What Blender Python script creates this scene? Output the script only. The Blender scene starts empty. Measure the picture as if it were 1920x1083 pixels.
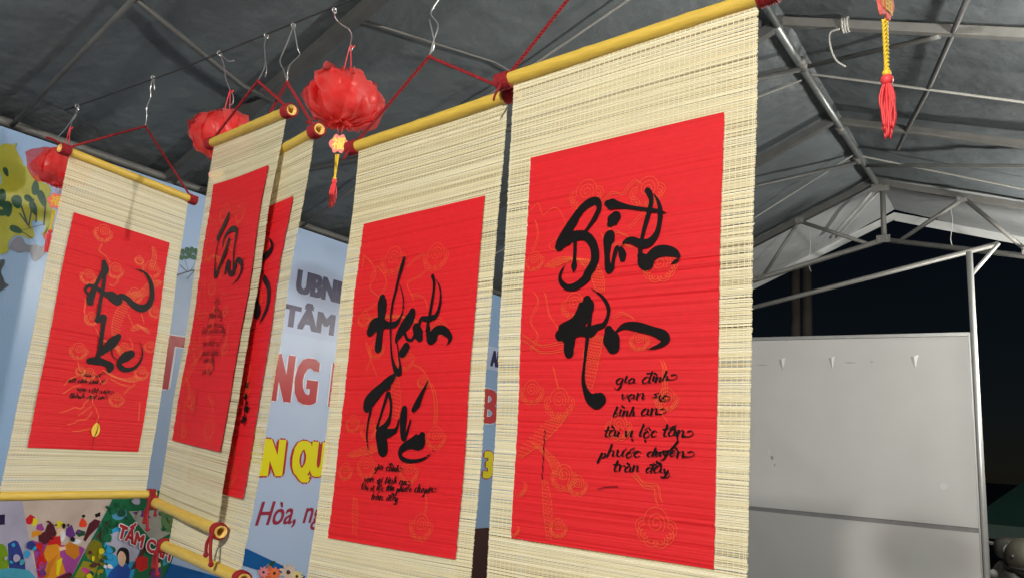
import bpy, math, random, unicodedata
from mathutils import Vector, Matrix, noise

# ---------------------------------------------------------------- camera, night sky, exposure
SC = bpy.context.scene
COL = SC.collection
cam_data = bpy.data.cameras.new('camera')
cam_data.sensor_width = 36.0
cam_data.lens = 27.179
cam_data.clip_start = 0.05
cam_data.clip_end = 2000.0
cam = bpy.data.objects.new('camera', cam_data)
COL.objects.link(cam)
cam.matrix_world = Matrix.Translation((0, 0, 1.5)) @ Matrix((
    (0.827451, 0.059178, 0.55841), (0.557746, -0.201974, -0.805063), (0.065143, 0.977601, -0.20013))).to_4x4()
SC.camera = cam

SUN_ELEV, SUN_ROT = math.radians(40), math.radians(70)
world = bpy.data.worlds.new('World')
SC.world = world
world.use_nodes = True
wn = world.node_tree
wn.nodes.clear()
w_out = wn.nodes.new('ShaderNodeOutputWorld')
w_bg = wn.nodes.new('ShaderNodeBackground')
w_sky = wn.nodes.new('ShaderNodeTexSky')
w_sky.sky_type = 'NISHITA'
w_sky.sun_disc = False
w_sky.sun_elevation = SUN_ELEV
w_sky.sun_rotation = SUN_ROT
w_sky.air_density = 1.0
w_sky.dust_density = 0.2
w_sky.ozone_density = 3.0
w_bg.inputs['Strength'].default_value = 0.0011
wn.links.new(w_sky.outputs[0], w_bg.inputs['Color'])
wn.links.new(w_bg.outputs[0], w_out.inputs['Surface'])

moon = bpy.data.lights.new('moonlight', 'SUN')          # a night picture: the one sun is turned down to moonlight
moon.energy = 0.01
moon.angle = math.radians(0.5)
moon.color = (1.0, 0.96, 0.9)
moon_ob = bpy.data.objects.new('moonlight', moon)
COL.objects.link(moon_ob)
moon_dir = Vector((math.sin(SUN_ROT) * math.cos(SUN_ELEV), math.cos(SUN_ROT) * math.cos(SUN_ELEV), math.sin(SUN_ELEV)))
moon_ob.rotation_euler = moon_dir.to_track_quat('Z', 'Y').to_euler()
moon_ob.location = (4, 4, 9)

SC.view_settings.view_transform = 'Standard'
SC.view_settings.look = 'None'
SC.view_settings.gamma = 1.0
SC.view_settings.exposure = 0.0
SC.view_settings.use_curve_mapping = False

SC.cycles.max_bounces = 7
SC.cycles.diffuse_bounces = 4
SC.cycles.glossy_bounces = 3
SC.cycles.transmission_bounces = 5
SC.cycles.transparent_max_bounces = 14
SC.cycles.sample_clamp_indirect = 4.0

# the three bulbs hung in a row under the right roof slope: position and glow strength
BULBS = (((0.25, -2.4, 3.20), 3550.0), ((0.60, 3.08, 2.70), 1000.0), ((0.48, 6.27, 2.66), 780.0))

# ---------------------------------------------------------------- measured artwork (paper / banner coordinates)
PAPER = {
    5: (
        (-0.8856, 1.3167, 2.1151),
        (-0.4533, 1.3073, 2.1294),
        (-0.465, 1.3074, 1.3247),
        (-0.8739, 1.3223, 1.3274),
    ),
    4: (
        (-1.454, 1.3966, 2.0506),
        (-1.0404, 1.3685, 2.0669),
        (-1.0394, 1.3677, 1.2626),
        (-1.4557, 1.3858, 1.2569),
    ),
    2: (
        (-2.1672, 1.4066, 2.2643),
        (-1.7687, 1.3129, 2.2348),
        (-1.7745, 1.2883, 1.439),
        (-2.1713, 1.4012, 1.4545),
    ),
    1: (
        (-2.7638, 1.2662, 2.2027),
        (-2.8126, 1.6623, 2.1998),
        (-2.8102, 1.67, 1.3936),
        (-2.7693, 1.2608, 1.3965),
    ),
    3: (
        (-2.0234, 1.4012, 2.1204),
        (-1.6282, 1.2953, 2.1204),
        (-1.6451, 1.2738, 1.3322),
        (-2.0403, 1.3797, 1.3322),
    ),
}
INK = {
    5: (
        ((0.2043, 0.2652, 0.02325), (0.2141, 0.2573, 0.02809), (0.2394, 0.2322, 0.02551), (0.2734, 0.2037, 0.02123), (0.3075, 0.1797, 0.01772), (0.3536, 0.1625, 0.01894), (0.3957, 0.1617, 0.01686), (0.4117, 0.1794, 0.01164), (0.3976, 0.1989, 0.01121), (0.3703, 0.2203, 0.00846), (0.3434, 0.2369, 0.00567)),
        ((0.2509, 0.2568, 0.01693), (0.2653, 0.2479, 0.02291), (0.3012, 0.2446, 0.0215), (0.3462, 0.2489, 0.01888), (0.383, 0.2677, 0.01867), (0.4026, 0.2933, 0.01854), (0.4019, 0.3204, 0.01851), (0.375, 0.3449, 0.01978), (0.3554, 0.3625, 0.01841), (0.31, 0.3768, 0.01629), (0.2627, 0.3776, 0.01296), (0.2284, 0.3638, 0.01071), (0.2178, 0.3469, 0.00717), (0.2284, 0.3309, 0.00477), (0.2453, 0.318, 0.00178)),
        ((0.2901, 0.255, 0.00862), (0.2929, 0.2857, 0.00812), (0.2937, 0.3079, 0.00811), (0.2933, 0.3245, 0.01382), (0.2926, 0.3369, 0.00571)),
        ((0.4757, 0.2586, 0.02391), (0.472, 0.2691, 0.02552), (0.4676, 0.2849, 0.01709), (0.4684, 0.3091, 0.01183), (0.4743, 0.3335, 0.01406), (0.4814, 0.3459, 0.01402), (0.4972, 0.34, 0.00991), (0.5028, 0.319, 0.00766), (0.5108, 0.3008, 0.009), (0.5185, 0.2919, 0.00988)),
        ((0.5382, 0.2971, 0.01161), (0.5463, 0.3094, 0.01692), (0.5494, 0.3215, 0.01245)),
        ((0.5001, 0.2119, 0.02451), (0.485, 0.2202, 0.02687), (0.4744, 0.2275, 0.0137)),
        ((0.4529, 0.1718, 0.0129), (0.476, 0.1763, 0.02289), (0.5101, 0.1817, 0.01496), (0.5715, 0.1927, 0.00846), (0.6529, 0.2052, 0.00696), (0.711, 0.2143, 0.0077), (0.7474, 0.2217, 0.00296), (0.7807, 0.2277, 0.00063)),
        ((0.656, 0.1573, 0.01134), (0.6688, 0.1673, 0.01259), (0.679, 0.1859, 0.00995), (0.6718, 0.2114, 0.01038), (0.6579, 0.239, 0.00954), (0.6464, 0.2643, 0.00782), (0.6369, 0.2949, 0.00869), (0.6362, 0.3079, 0.00999)),
        ((0.6369, 0.3183, 0.01302), (0.6536, 0.3309, 0.02804), (0.6727, 0.3409, 0.02573), (0.6873, 0.3262, 0.02137), (0.7176, 0.315, 0.02333), (0.7634, 0.3151, 0.02093), (0.8015, 0.3223, 0.01572), (0.8218, 0.3309, 0.0074)),
        ((0.8237, 0.3385, 0.00205), (0.8076, 0.3422, 0.00701), (0.7856, 0.3486, 0.00083)),
        ((0.6883, 0.1689, 0.00173), (0.7065, 0.1842, 0.00558), (0.7206, 0.2021, 0.00854), (0.7259, 0.2206, 0.01107), (0.7246, 0.2411, 0.00978), (0.7182, 0.2612, 0.01021), (0.7023, 0.2782, 0.01324), (0.6719, 0.2905, 0.01721), (0.6322, 0.2881, 0.01654), (0.5913, 0.2778, 0.01366), (0.5615, 0.2786, 0.00889), (0.5393, 0.2897, 0.00223)),
        ((0.3728, 0.4153, 0.01917), (0.3722, 0.4248, 0.03422), (0.3568, 0.4467, 0.03569), (0.3275, 0.4683, 0.03316), (0.2869, 0.4867, 0.04186), (0.2449, 0.4955, 0.03948), (0.2308, 0.4985, 0.02264)),
        ((0.2854, 0.5092, 0.02509), (0.2811, 0.5316, 0.02341), (0.2821, 0.5429, 0.02116)),
        ((0.2733, 0.4928, 0.02799), (0.3433, 0.4904, 0.01978), (0.3917, 0.4936, 0.02278), (0.4248, 0.4839, 0.01344), (0.4631, 0.4773, 0.00958), (0.484, 0.4566, 0.00742), (0.4851, 0.4379, 0.00902), (0.4663, 0.4185, 0.00748), (0.4384, 0.4033, 0.00485), (0.393, 0.3873, 0.00055)),
        ((0.3939, 0.4541, 0.00706), (0.3875, 0.4761, 0.0087), (0.3793, 0.5076, 0.00816), (0.3724, 0.5391, 0.00707), (0.3658, 0.5738, 0.00598), (0.3619, 0.6084, 0.00814), (0.375, 0.6335, 0.01188), (0.3999, 0.6536, 0.02142), (0.4327, 0.6595, 0.0313), (0.4524, 0.6562, 0.02639)),
        ((0.4888, 0.4925, 0.01848), (0.5015, 0.5129, 0.03626), (0.512, 0.53, 0.02931)),
        ((0.5263, 0.4966, 0.00366), (0.5692, 0.484, 0.0124), (0.6326, 0.4879, 0.01827), (0.701, 0.4984, 0.01641), (0.7529, 0.5098, 0.02056), (0.7712, 0.5189, 0.01314), (0.7482, 0.5303, 0.0093), (0.7097, 0.5378, 0.00445), (0.6704, 0.5418, 0.0005)),
    ),
    4: (
        ((0.2644, 0.2675, 0.02188), (0.2669, 0.283, 0.03126), (0.2722, 0.329, 0.02522), (0.2719, 0.363, 0.02149), (0.2685, 0.393, 0.02354), (0.2692, 0.4228, 0.02554)),
        ((0.1836, 0.3691, 0.02552), (0.2147, 0.3513, 0.03633), (0.2648, 0.3458, 0.02878), (0.3384, 0.3545, 0.01698), (0.3978, 0.3532, 0.01536), (0.4324, 0.3362, 0.00765), (0.4482, 0.3146, 0.00417), (0.4461, 0.2809, 0.0042), (0.424, 0.2496, 0.00353), (0.3946, 0.225, 0.00107)),
        ((0.4191, 0.1489, 0.00936), (0.4063, 0.1759, 0.0115), (0.3904, 0.2094, 0.00896), (0.3745, 0.2506, 0.00786), (0.3587, 0.2839, 0.00713), (0.353, 0.3176, 0.00639), (0.3587, 0.3628, 0.00633), (0.3734, 0.4077, 0.00522), (0.3897, 0.4447, 0.0062), (0.4136, 0.4743, 0.00954), (0.4473, 0.4983, 0.01684), (0.4724, 0.5023, 0.01673), (0.4738, 0.4828, 0.00738), (0.4545, 0.4537, 0.00474), (0.4328, 0.4169, 0.00411)),
        ((0.5273, 0.3221, 0.02048), (0.5098, 0.3433, 0.0314), (0.4572, 0.374, 0.02748), (0.4244, 0.3966, 0.01585), (0.421, 0.4093, 0.00826)),
        ((0.4845, 0.386, 0.00886), (0.5081, 0.4032, 0.00878), (0.5468, 0.4063, 0.00737), (0.5697, 0.3856, 0.00869)),
        ((0.5708, 0.3713, 0.02345), (0.5941, 0.3901, 0.02923), (0.6094, 0.4031, 0.01982)),
        ((0.5912, 0.3667, 0.00801), (0.6065, 0.3457, 0.01002), (0.6531, 0.3478, 0.01387), (0.707, 0.3448, 0.01306), (0.7292, 0.3316, 0.00912), (0.7417, 0.3073, 0.00717), (0.7408, 0.2786, 0.00525), (0.7242, 0.2524, 0.00463), (0.6952, 0.2324, 0.00167)),
        ((0.6658, 0.2202, 0.01011), (0.6811, 0.2388, 0.0087), (0.6841, 0.2682, 0.00732), (0.6779, 0.2968, 0.00796), (0.6716, 0.3289, 0.00825), (0.6635, 0.3607, 0.00855), (0.6685, 0.3823, 0.01636)),
        ((0.6747, 0.3931, 0.0163), (0.7031, 0.4065, 0.03231), (0.7343, 0.3866, 0.02254), (0.7874, 0.3869, 0.02099), (0.8324, 0.4024, 0.01632), (0.8438, 0.4159, 0.00999), (0.8216, 0.433, 0.00125)),
        ((0.5051, 0.4283, 0.02423), (0.4825, 0.4437, 0.02429)),
        ((0.4262, 0.5147, 0.01575), (0.3956, 0.5267, 0.02452), (0.3383, 0.5467, 0.02635), (0.2809, 0.5691, 0.03382), (0.2401, 0.5897, 0.03724), (0.2297, 0.6022, 0.02996)),
        ((0.2643, 0.6107, 0.00802), (0.2501, 0.6521, 0.00559), (0.2512, 0.6931, 0.00555), (0.2829, 0.7422, 0.00234)),
        ((0.3212, 0.5674, 0.00559), (0.368, 0.55, 0.00555), (0.4032, 0.5455, 0.00787)),
        ((0.3919, 0.5618, 0.00984), (0.3673, 0.6069, 0.00785), (0.3439, 0.6437, 0.00627), (0.3334, 0.6661, 0.00939)),
        ((0.4039, 0.564, 0.0102), (0.4306, 0.5949, 0.00853), (0.4319, 0.6314, 0.00924), (0.4019, 0.6597, 0.01543), (0.3547, 0.6801, 0.02331), (0.3822, 0.708, 0.03457), (0.3953, 0.7297, 0.03204)),
        ((0.3729, 0.684, 0.02706), (0.4444, 0.6795, 0.01903), (0.4905, 0.6673, 0.00831), (0.507, 0.6394, 0.00378)),
        ((0.543, 0.6115, 0.01809), (0.5407, 0.6314, 0.02179), (0.5436, 0.6709, 0.01714), (0.5573, 0.6943, 0.0148), (0.5788, 0.6746, 0.00665), (0.5999, 0.6413, 0.00444)),
        ((0.6963, 0.6853, 0.01793), (0.6744, 0.7008, 0.03954), (0.6089, 0.7092, 0.0226), (0.5538, 0.7215, 0.01694), (0.5356, 0.7373, 0.0118), (0.562, 0.7523, 0.01097), (0.6315, 0.7567, 0.00862), (0.7118, 0.7495, 0.00635), (0.7684, 0.7335, 0.00349), (0.805, 0.7114, 0.00104)),
        ((0.616, 0.6126, 0.01334), (0.6414, 0.5961, 0.01921), (0.6596, 0.5765, 0.01329), (0.681, 0.557, 0.00885), (0.6992, 0.5414, 0.00515), (0.7192, 0.5211, 0.0011)),
    ),
    1: (
        ((0.3621, 0.1764, 0.01658), (0.3851, 0.2113, 0.03021), (0.3567, 0.2402, 0.01641), (0.3284, 0.2814, 0.01431), (0.3069, 0.3223, 0.02266), (0.293, 0.3503, 0.02906), (0.2971, 0.3674, 0.02339)),
        ((0.2692, 0.3353, 0.01029), (0.2351, 0.3187, 0.01025), (0.2607, 0.2969, 0.01221), (0.3224, 0.2981, 0.01521), (0.4159, 0.315, 0.01833), (0.4877, 0.3203, 0.03713), (0.5545, 0.3372, 0.03059), (0.5708, 0.31, 0.01987), (0.6364, 0.3163, 0.02261), (0.711, 0.3379, 0.02538), (0.7954, 0.3453, 0.02883), (0.8605, 0.3249, 0.02403), (0.8873, 0.2798, 0.02113), (0.8667, 0.2281, 0.01909), (0.8134, 0.1883, 0.01321), (0.7488, 0.172, 0.00681), (0.666, 0.1722, 0.00103)),
        ((0.3914, 0.2317, 0.01264), (0.3957, 0.2945, 0.0135), (0.389, 0.3606, 0.01239), (0.3875, 0.4195, 0.01417), (0.3871, 0.4381, 0.02166)),
        ((0.4385, 0.4233, 0.02764), (0.4476, 0.4546, 0.01663), (0.4517, 0.5122, 0.01649), (0.4545, 0.5693, 0.01635), (0.4517, 0.5979, 0.0186)),
        ((0.3805, 0.6198, 0.02193), (0.4532, 0.6148, 0.02876), (0.5286, 0.6197, 0.02257), (0.5803, 0.6317, 0.03128), (0.5792, 0.6488, 0.0189)),
        ((0.611, 0.493, 0.02143), (0.5627, 0.5251, 0.03842), (0.5088, 0.5594, 0.02648), (0.4873, 0.5817, 0.01126)),
        ((0.5683, 0.5578, 0.00478), (0.585, 0.5825, 0.00478), (0.6299, 0.5943, 0.00385)),
        ((0.7639, 0.5624, 0.02974), (0.7146, 0.579, 0.03626), (0.6675, 0.6027, 0.02323), (0.6713, 0.6239, 0.02124), (0.7275, 0.6364, 0.0185), (0.8027, 0.6269, 0.01384), (0.8568, 0.5985, 0.00903), (0.8777, 0.5613, 0.00658), (0.8588, 0.5266, 0.00456), (0.8163, 0.4908, 0.00101)),
    ),
    2: (
        ((0.4298, 0.1496, 0.01587), (0.3953, 0.1777, 0.02665), (0.2868, 0.2353, 0.01999)),
        ((0.4068, 0.2736, 0.00536), (0.4225, 0.2388, 0.01155), (0.5268, 0.2134, 0.01741), (0.6377, 0.2234, 0.01709), (0.6464, 0.2576, 0.01198), (0.6435, 0.3097, 0.00859), (0.6818, 0.3795, 0.01372)),
        ((0.3476, 0.2156, 0.00449), (0.3029, 0.2712, 0.00545), (0.3035, 0.3392, 0.0073), (0.3402, 0.3824, 0.02001), (0.4124, 0.3423, 0.01792), (0.4786, 0.2975, 0.02208), (0.5186, 0.2559, 0.01924)),
        ((0.5193, 0.3787, 0.01058), (0.5577, 0.3432, 0.02622), (0.6085, 0.3796, 0.01911), (0.6913, 0.383, 0.01713), (0.7224, 0.3415, 0.01698), (0.8073, 0.3504, 0.02009), (0.8279, 0.3832, 0.0117), (0.7736, 0.411, 0.00677), (0.6813, 0.4268, 0.00172)),
    ),
    3: (
        ((0.7568, 0.1313, 0.00387), (0.8311, 0.1625, 0.01423), (0.8019, 0.1874, 0.02285), (0.707, 0.2037, 0.02134), (0.6884, 0.2299, 0.01165), (0.7538, 0.2515, 0.00764)),
        ((0.6681, 0.2677, 0.01359), (0.6745, 0.3031, 0.03283), (0.6903, 0.3504, 0.03636), (0.7651, 0.3922, 0.03747), (0.7382, 0.4024, 0.01882)),
        ((0.7964, 0.2759, 0.01886), (0.8969, 0.3199, 0.02019), (0.9087, 0.3803, 0.01635), (0.8225, 0.4308, 0.0046)),
        ((0.7071, 0.3628, 0.01904), (0.5303, 0.3224, 0.02583), (0.5, 0.3761, 0.01988), (0.6533, 0.4293, 0.00765)),
    ),
}
VERSE = {
    5: (
        ('gia đình', 0.5249, 0.619, 0.7849, 0.6149, 0.01022),
        ('vạn sự', 0.5551, 0.6561, 0.7692, 0.6521, 0.00933),
        ('bình an', 0.5197, 0.6938, 0.7412, 0.6881, 0.01024),
        ('tài vị lộc tấn', 0.4792, 0.7433, 0.8676, 0.7353, 0.01091),
        ('phước duyên', 0.4605, 0.7895, 0.87, 0.7765, 0.01006),
        ('tràn đầy', 0.5294, 0.8179, 0.7943, 0.8141, 0.01006),
    ),
    4: (
        ('gia đình', 0.338, 0.7873, 0.5365, 0.788, 0.00897),
        ('vạn sự bình an', 0.2617, 0.8256, 0.6066, 0.8217, 0.00891),
        ('tài vị lộc tấn phước duyên', 0.2402, 0.8491, 0.8071, 0.8376, 0.00868),
        ('tràn đầy', 0.3337, 0.8725, 0.5514, 0.8699, 0.00882),
    ),
    1: (
        ('tâm với', 0.3225, 0.6885, 0.5136, 0.685, 0.00893),
        ('một chốn bình ở', 0.2281, 0.7176, 0.5386, 0.7142, 0.00883),
        ('vạn vật việc', 0.3173, 0.753, 0.6313, 0.7529, 0.00946),
        ('thành đạt an', 0.2609, 0.7852, 0.5764, 0.7781, 0.0088),
    ),
    2: (
        ('lộc', 0.3885, 0.4899, 0.505, 0.4934, 0.0108),
        ('tài', 0.4132, 0.5189, 0.5116, 0.5219, 0.01079),
        ('phước đầy', 0.3317, 0.5424, 0.6017, 0.5461, 0.0108),
        ('vạn sự an', 0.3247, 0.5771, 0.6301, 0.5798, 0.01081),
        ('bình an tràn đầy', 0.2412, 0.6015, 0.7182, 0.6033, 0.01081),
        ('gia đình vui', 0.3104, 0.6469, 0.6696, 0.647, 0.01083),
        ('phước duyên', 0.3478, 0.6817, 0.6635, 0.6808, 0.01083),
        ('tràn đầy', 0.4011, 0.7091, 0.617, 0.7084, 0.01085),
        ('an vui', 0.4184, 0.7507, 0.6095, 0.7495, 0.01087),
    ),
    3: (
        ('vui', 0.7246, 0.6476, 0.7964, 0.6496, 0.01273),
        ('an', 0.7578, 0.6877, 0.8004, 0.6885, 0.01261),
        ('tràn', 0.7905, 0.7272, 0.8536, 0.7283, 0.01421),
        ('đầy', 0.7713, 0.763, 0.855, 0.7636, 0.0124),
    ),
}
GOLD = {
    5: (
        ('c', 0.336, 0.1377, 0.03871),
        ('c', 0.6551, 0.1594, 0.03651),
        ('l', ((0.4248, 0.1667), (0.4793, 0.1471), (0.5349, 0.1544), (0.5869, 0.1274), (0.6299, 0.1365))),
        ('c', 0.7315, 0.3477, 0.03527),
        ('l', ((0.5687, 0.2462), (0.6203, 0.2239), (0.6583, 0.2073))),
        ('l', ((0.0092, 0.1508), (0.0593, 0.1331), (0.0888, 0.1712), (0.1565, 0.1551), (0.2218, 0.1951), (0.2012, 0.2354), (0.1354, 0.2592), (0.199, 0.2769))),
        ('l', ((0.0409, 0.2678), (0.0753, 0.2272), (0.045, 0.1823))),
        ('s', ((0.1566, 0.3163, 0.02918), (0.2468, 0.3016, 0.04042), (0.3511, 0.3126, 0.04622), (0.4176, 0.356, 0.03396), (0.4379, 0.3965, 0.02246))),
        ('c', 0.0601, 0.2973, 0.02496),
        ('c', 0.3026, 0.425, 0.03022),
        ('l', ((0.4576, 0.2254), (0.4877, 0.254), (0.5149, 0.2505), (0.5702, 0.2658))),
        ('l', ((0.4316, 0.2503), (0.4619, 0.2788), (0.5446, 0.2838), (0.5991, 0.2974))),
        ('s', ((0.424, 0.5011, 0.03358), (0.4047, 0.54, 0.04041), (0.3967, 0.5792, 0.03367), (0.3899, 0.6313, 0.01793))),
        ('l', ((0.5041, 0.4639), (0.5572, 0.4524), (0.6114, 0.4692))),
        ('c', 0.6411, 0.5203, 0.02105),
        ('l', ((0.0688, 0.3824), (0.1035, 0.4116), (0.06, 0.4523), (0.1025, 0.495), (0.0687, 0.5361))),
        ('l', ((0.1322, 0.3848), (0.1687, 0.4414), (0.2186, 0.4836))),
        ('l', ((0.0161, 0.4934), (0.1304, 0.5231), (0.2518, 0.518), (0.3125, 0.5363))),
        ('l', ((0.0176, 0.5074), (0.132, 0.5396), (0.2535, 0.5356))),
        ('c', 0.0795, 0.6397, 0.02919),
        ('c', 0.2358, 0.6655, 0.03497),
        ('l', ((0.1973, 0.5783), (0.2266, 0.6321))),
        ('l', ((0.7458, 0.5686), (0.7637, 0.6174), (0.7471, 0.6661), (0.7789, 0.7018))),
        ('l', ((0.7581, 0.5686), (0.7784, 0.6173), (0.7619, 0.6659))),
        ('c', 0.7758, 0.6536, 0.02407),
        ('c', 0.5507, 0.7187, 0.0277),
        ('s', ((0.0166, 0.7989, 0.02693), (0.1227, 0.7549, 0.0406), (0.2103, 0.7126, 0.03978), (0.268, 0.6917, 0.01615))),
        ('s', ((0.124, 0.7684, 0.02624), (0.2192, 0.8054, 0.03017), (0.2526, 0.8436, 0.02295))),
        ('c', 0.282, 0.8424, 0.0296),
        ('c', 0.3557, 0.8585, 0.02229),
        ('s', ((0.1786, 0.8534, 0.01403), (0.1982, 0.8987, 0.0232), (0.2087, 0.9441, 0.02077), (0.2191, 0.9892, 0.01147))),
        ('c', 0.2637, 0.9603, 0.02044),
        ('l', ((0.6367, 0.8212), (0.6889, 0.8396), (0.7513, 0.8439), (0.7655, 0.8753))),
        ('l', ((0.6321, 0.8275), (0.6843, 0.847), (0.7346, 0.8519), (0.7464, 0.8823))),
        ('c', 0.7446, 0.9299, 0.03972),
        ('c', 0.0247, 0.8737, 0.02432),
        ('c', 0.0135, 0.9761, 0.01697),
    ),
    4: (
        ('c', 0.3213, 0.149, 0.04313),
        ('c', 0.6757, 0.1609, 0.03987),
        ('l', ((0.4473, 0.1789), (0.517, 0.1579), (0.5789, 0.1453))),
        ('l', ((0.0484, 0.1516), (0.0619, 0.1157), (0.1791, 0.1785), (0.1466, 0.2301), (0.254, 0.2713), (0.12, 0.2996))),
        ('l', ((0.1354, 0.1937), (0.198, 0.1618), (0.2859, 0.2207), (0.2302, 0.27))),
        ('s', ((0.1769, 0.3284, 0.02655), (0.3161, 0.326, 0.04191), (0.4744, 0.3332, 0.04044), (0.5657, 0.3537, 0.01823))),
        ('c', 0.1186, 0.3258, 0.02353),
        ('l', ((0.5273, 0.2858), (0.4699, 0.2319), (0.5738, 0.2129), (0.6129, 0.1986))),
        ('c', 0.7364, 0.3769, 0.02911),
        ('l', ((0.501, 0.2676), (0.6116, 0.282), (0.6407, 0.3163))),
        ('c', 0.2533, 0.4252, 0.02891),
        ('c', 0.5091, 0.4652, 0.03016),
        ('l', ((0.1802, 0.4904), (0.2116, 0.4408), (0.1533, 0.4051), (0.2785, 0.5089))),
        ('l', ((0.577, 0.4827), (0.6639, 0.5003), (0.7352, 0.5477))),
        ('s', ((0.4353, 0.5117, 0.02737), (0.4659, 0.5757, 0.03583), (0.4702, 0.6382, 0.0236))),
        ('c', 0.6713, 0.5314, 0.0201),
        ('l', ((0.7215, 0.5399), (0.7731, 0.5933), (0.771, 0.6526))),
        ('l', ((0.7374, 0.5401), (0.7925, 0.5934), (0.7864, 0.6526))),
        ('c', 0.7947, 0.6891, 0.02979),
        ('c', 0.1157, 0.6548, 0.02545),
        ('c', 0.2597, 0.6702, 0.03075),
        ('s', ((0.1246, 0.7511, 0.02498), (0.2568, 0.7333, 0.04564), (0.3629, 0.7163, 0.0298))),
        ('c', 0.2715, 0.7796, 0.03309),
        ('c', 0.6137, 0.7868, 0.03053),
        ('c', 0.094, 0.7993, 0.02494),
        ('s', ((0.2026, 0.8736, 0.01502), (0.2175, 0.9185, 0.02376), (0.2371, 0.9773, 0.01463))),
        ('l', ((0.7452, 0.8404), (0.7746, 0.8674), (0.7585, 0.8959))),
        ('c', 0.7479, 0.9309, 0.03398),
        ('c', 0.371, 0.6696, 0.024),
    ),
    1: (
        ('c', 0.3011, 0.0505, 0.03687),
        ('l', ((0.3083, 0.0985), (0.3001, 0.133), (0.3694, 0.1491), (0.4209, 0.173))),
        ('c', 0.4851, 0.2008, 0.03315),
        ('l', ((0.5306, 0.2363), (0.4893, 0.2717), (0.4447, 0.2668))),
        ('c', 0.2441, 0.2582, 0.03141),
        ('l', ((0.2507, 0.3553), (0.2631, 0.4143), (0.3192, 0.4568))),
        ('c', 0.3316, 0.4365, 0.02718),
        ('l', ((0.3865, 0.4747), (0.4292, 0.5069))),
        ('c', 0.2688, 0.5834, 0.03373),
        ('l', ((0.2766, 0.6289), (0.3203, 0.6673), (0.3955, 0.6717))),
        ('s', ((0.8241, 0.0443, 0.01351), (0.8575, 0.089, 0.0225), (0.8408, 0.1455, 0.02226))),
        ('c', 0.8435, 0.1532, 0.04004),
        ('c', 0.7047, 0.1255, 0.01962),
        ('s', ((0.9787, 0.1962, 0.02716), (0.8845, 0.2207, 0.04438), (0.8015, 0.2698, 0.03908), (0.6812, 0.3012, 0.03807), (0.6107, 0.3672, 0.04136), (0.5749, 0.4331, 0.04068), (0.5811, 0.4941, 0.03228))),
        ('c', 0.7066, 0.2933, 0.03404),
        ('c', 0.9395, 0.3471, 0.02641),
        ('l', ((0.6725, 0.3863), (0.748, 0.4423))),
        ('l', ((0.8013, 0.3685), (0.8382, 0.4087))),
        ('s', ((0.7353, 0.4535, 0.01671), (0.8212, 0.4256, 0.03834), (0.9002, 0.4543, 0.02151))),
        ('l', ((0.7222, 0.4946), (0.7674, 0.5283), (0.7496, 0.5716))),
        ('s', ((0.497, 0.5229, 0.01977), (0.5734, 0.5313, 0.04006), (0.6642, 0.5608, 0.03245))),
        ('c', 0.6862, 0.5469, 0.02857),
        ('c', 0.9441, 0.5145, 0.02579),
        ('s', ((0.5451, 0.6529, 0.02346), (0.6522, 0.6747, 0.0358), (0.7887, 0.6811, 0.04077), (0.8904, 0.6556, 0.02919))),
        ('c', 0.8972, 0.6428, 0.02928),
        ('l', ((0.6043, 0.6871), (0.716, 0.7044), (0.7988, 0.7094))),
        ('c', 0.3972, 0.6762, 0.02651),
        ('c', 0.3203, 0.6673, 0.01868),
        ('c', 0.6936, 0.774, 0.02961),
        ('l', ((0.7478, 0.7479), (0.7923, 0.7218), (0.8484, 0.6946))),
        ('l', ((0.4837, 0.6802), (0.5362, 0.7121), (0.578, 0.6863))),
        ('l', ((0.8835, 0.8249), (0.8735, 0.7657), (0.9332, 0.7459), (0.9958, 0.7964))),
        ('l', ((0.9393, 0.8584), (0.9212, 0.7755))),
        ('f', ((0.4546, 0.7624), (0.411, 0.803), (0.3813, 0.8266), (0.3233, 0.8246), (0.2812, 0.8373), (0.2035, 0.8513))),
        ('f', ((0.4714, 0.8071), (0.4315, 0.8313), (0.3897, 0.8485), (0.3656, 0.8605))),
        ('f', ((0.4823, 0.836), (0.4457, 0.8687), (0.3903, 0.8751), (0.3391, 0.89), (0.2871, 0.9004))),
        ('f', ((0.4993, 0.907), (0.4402, 0.9176), (0.3945, 0.9233), (0.3385, 0.9248))),
        ('f', ((0.4643, 0.7619), (0.4769, 0.7955), (0.5189, 0.8277), (0.5469, 0.8493), (0.5397, 0.8834))),
        ('f', ((0.3083, 0.6863), (0.2405, 0.7084), (0.1957, 0.7377))),
        ('f', ((0.3425, 0.7251), (0.2772, 0.7422), (0.1957, 0.7731))),
    ),
}
SEAL = (0.5456, 0.9123, 0.01689)
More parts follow.
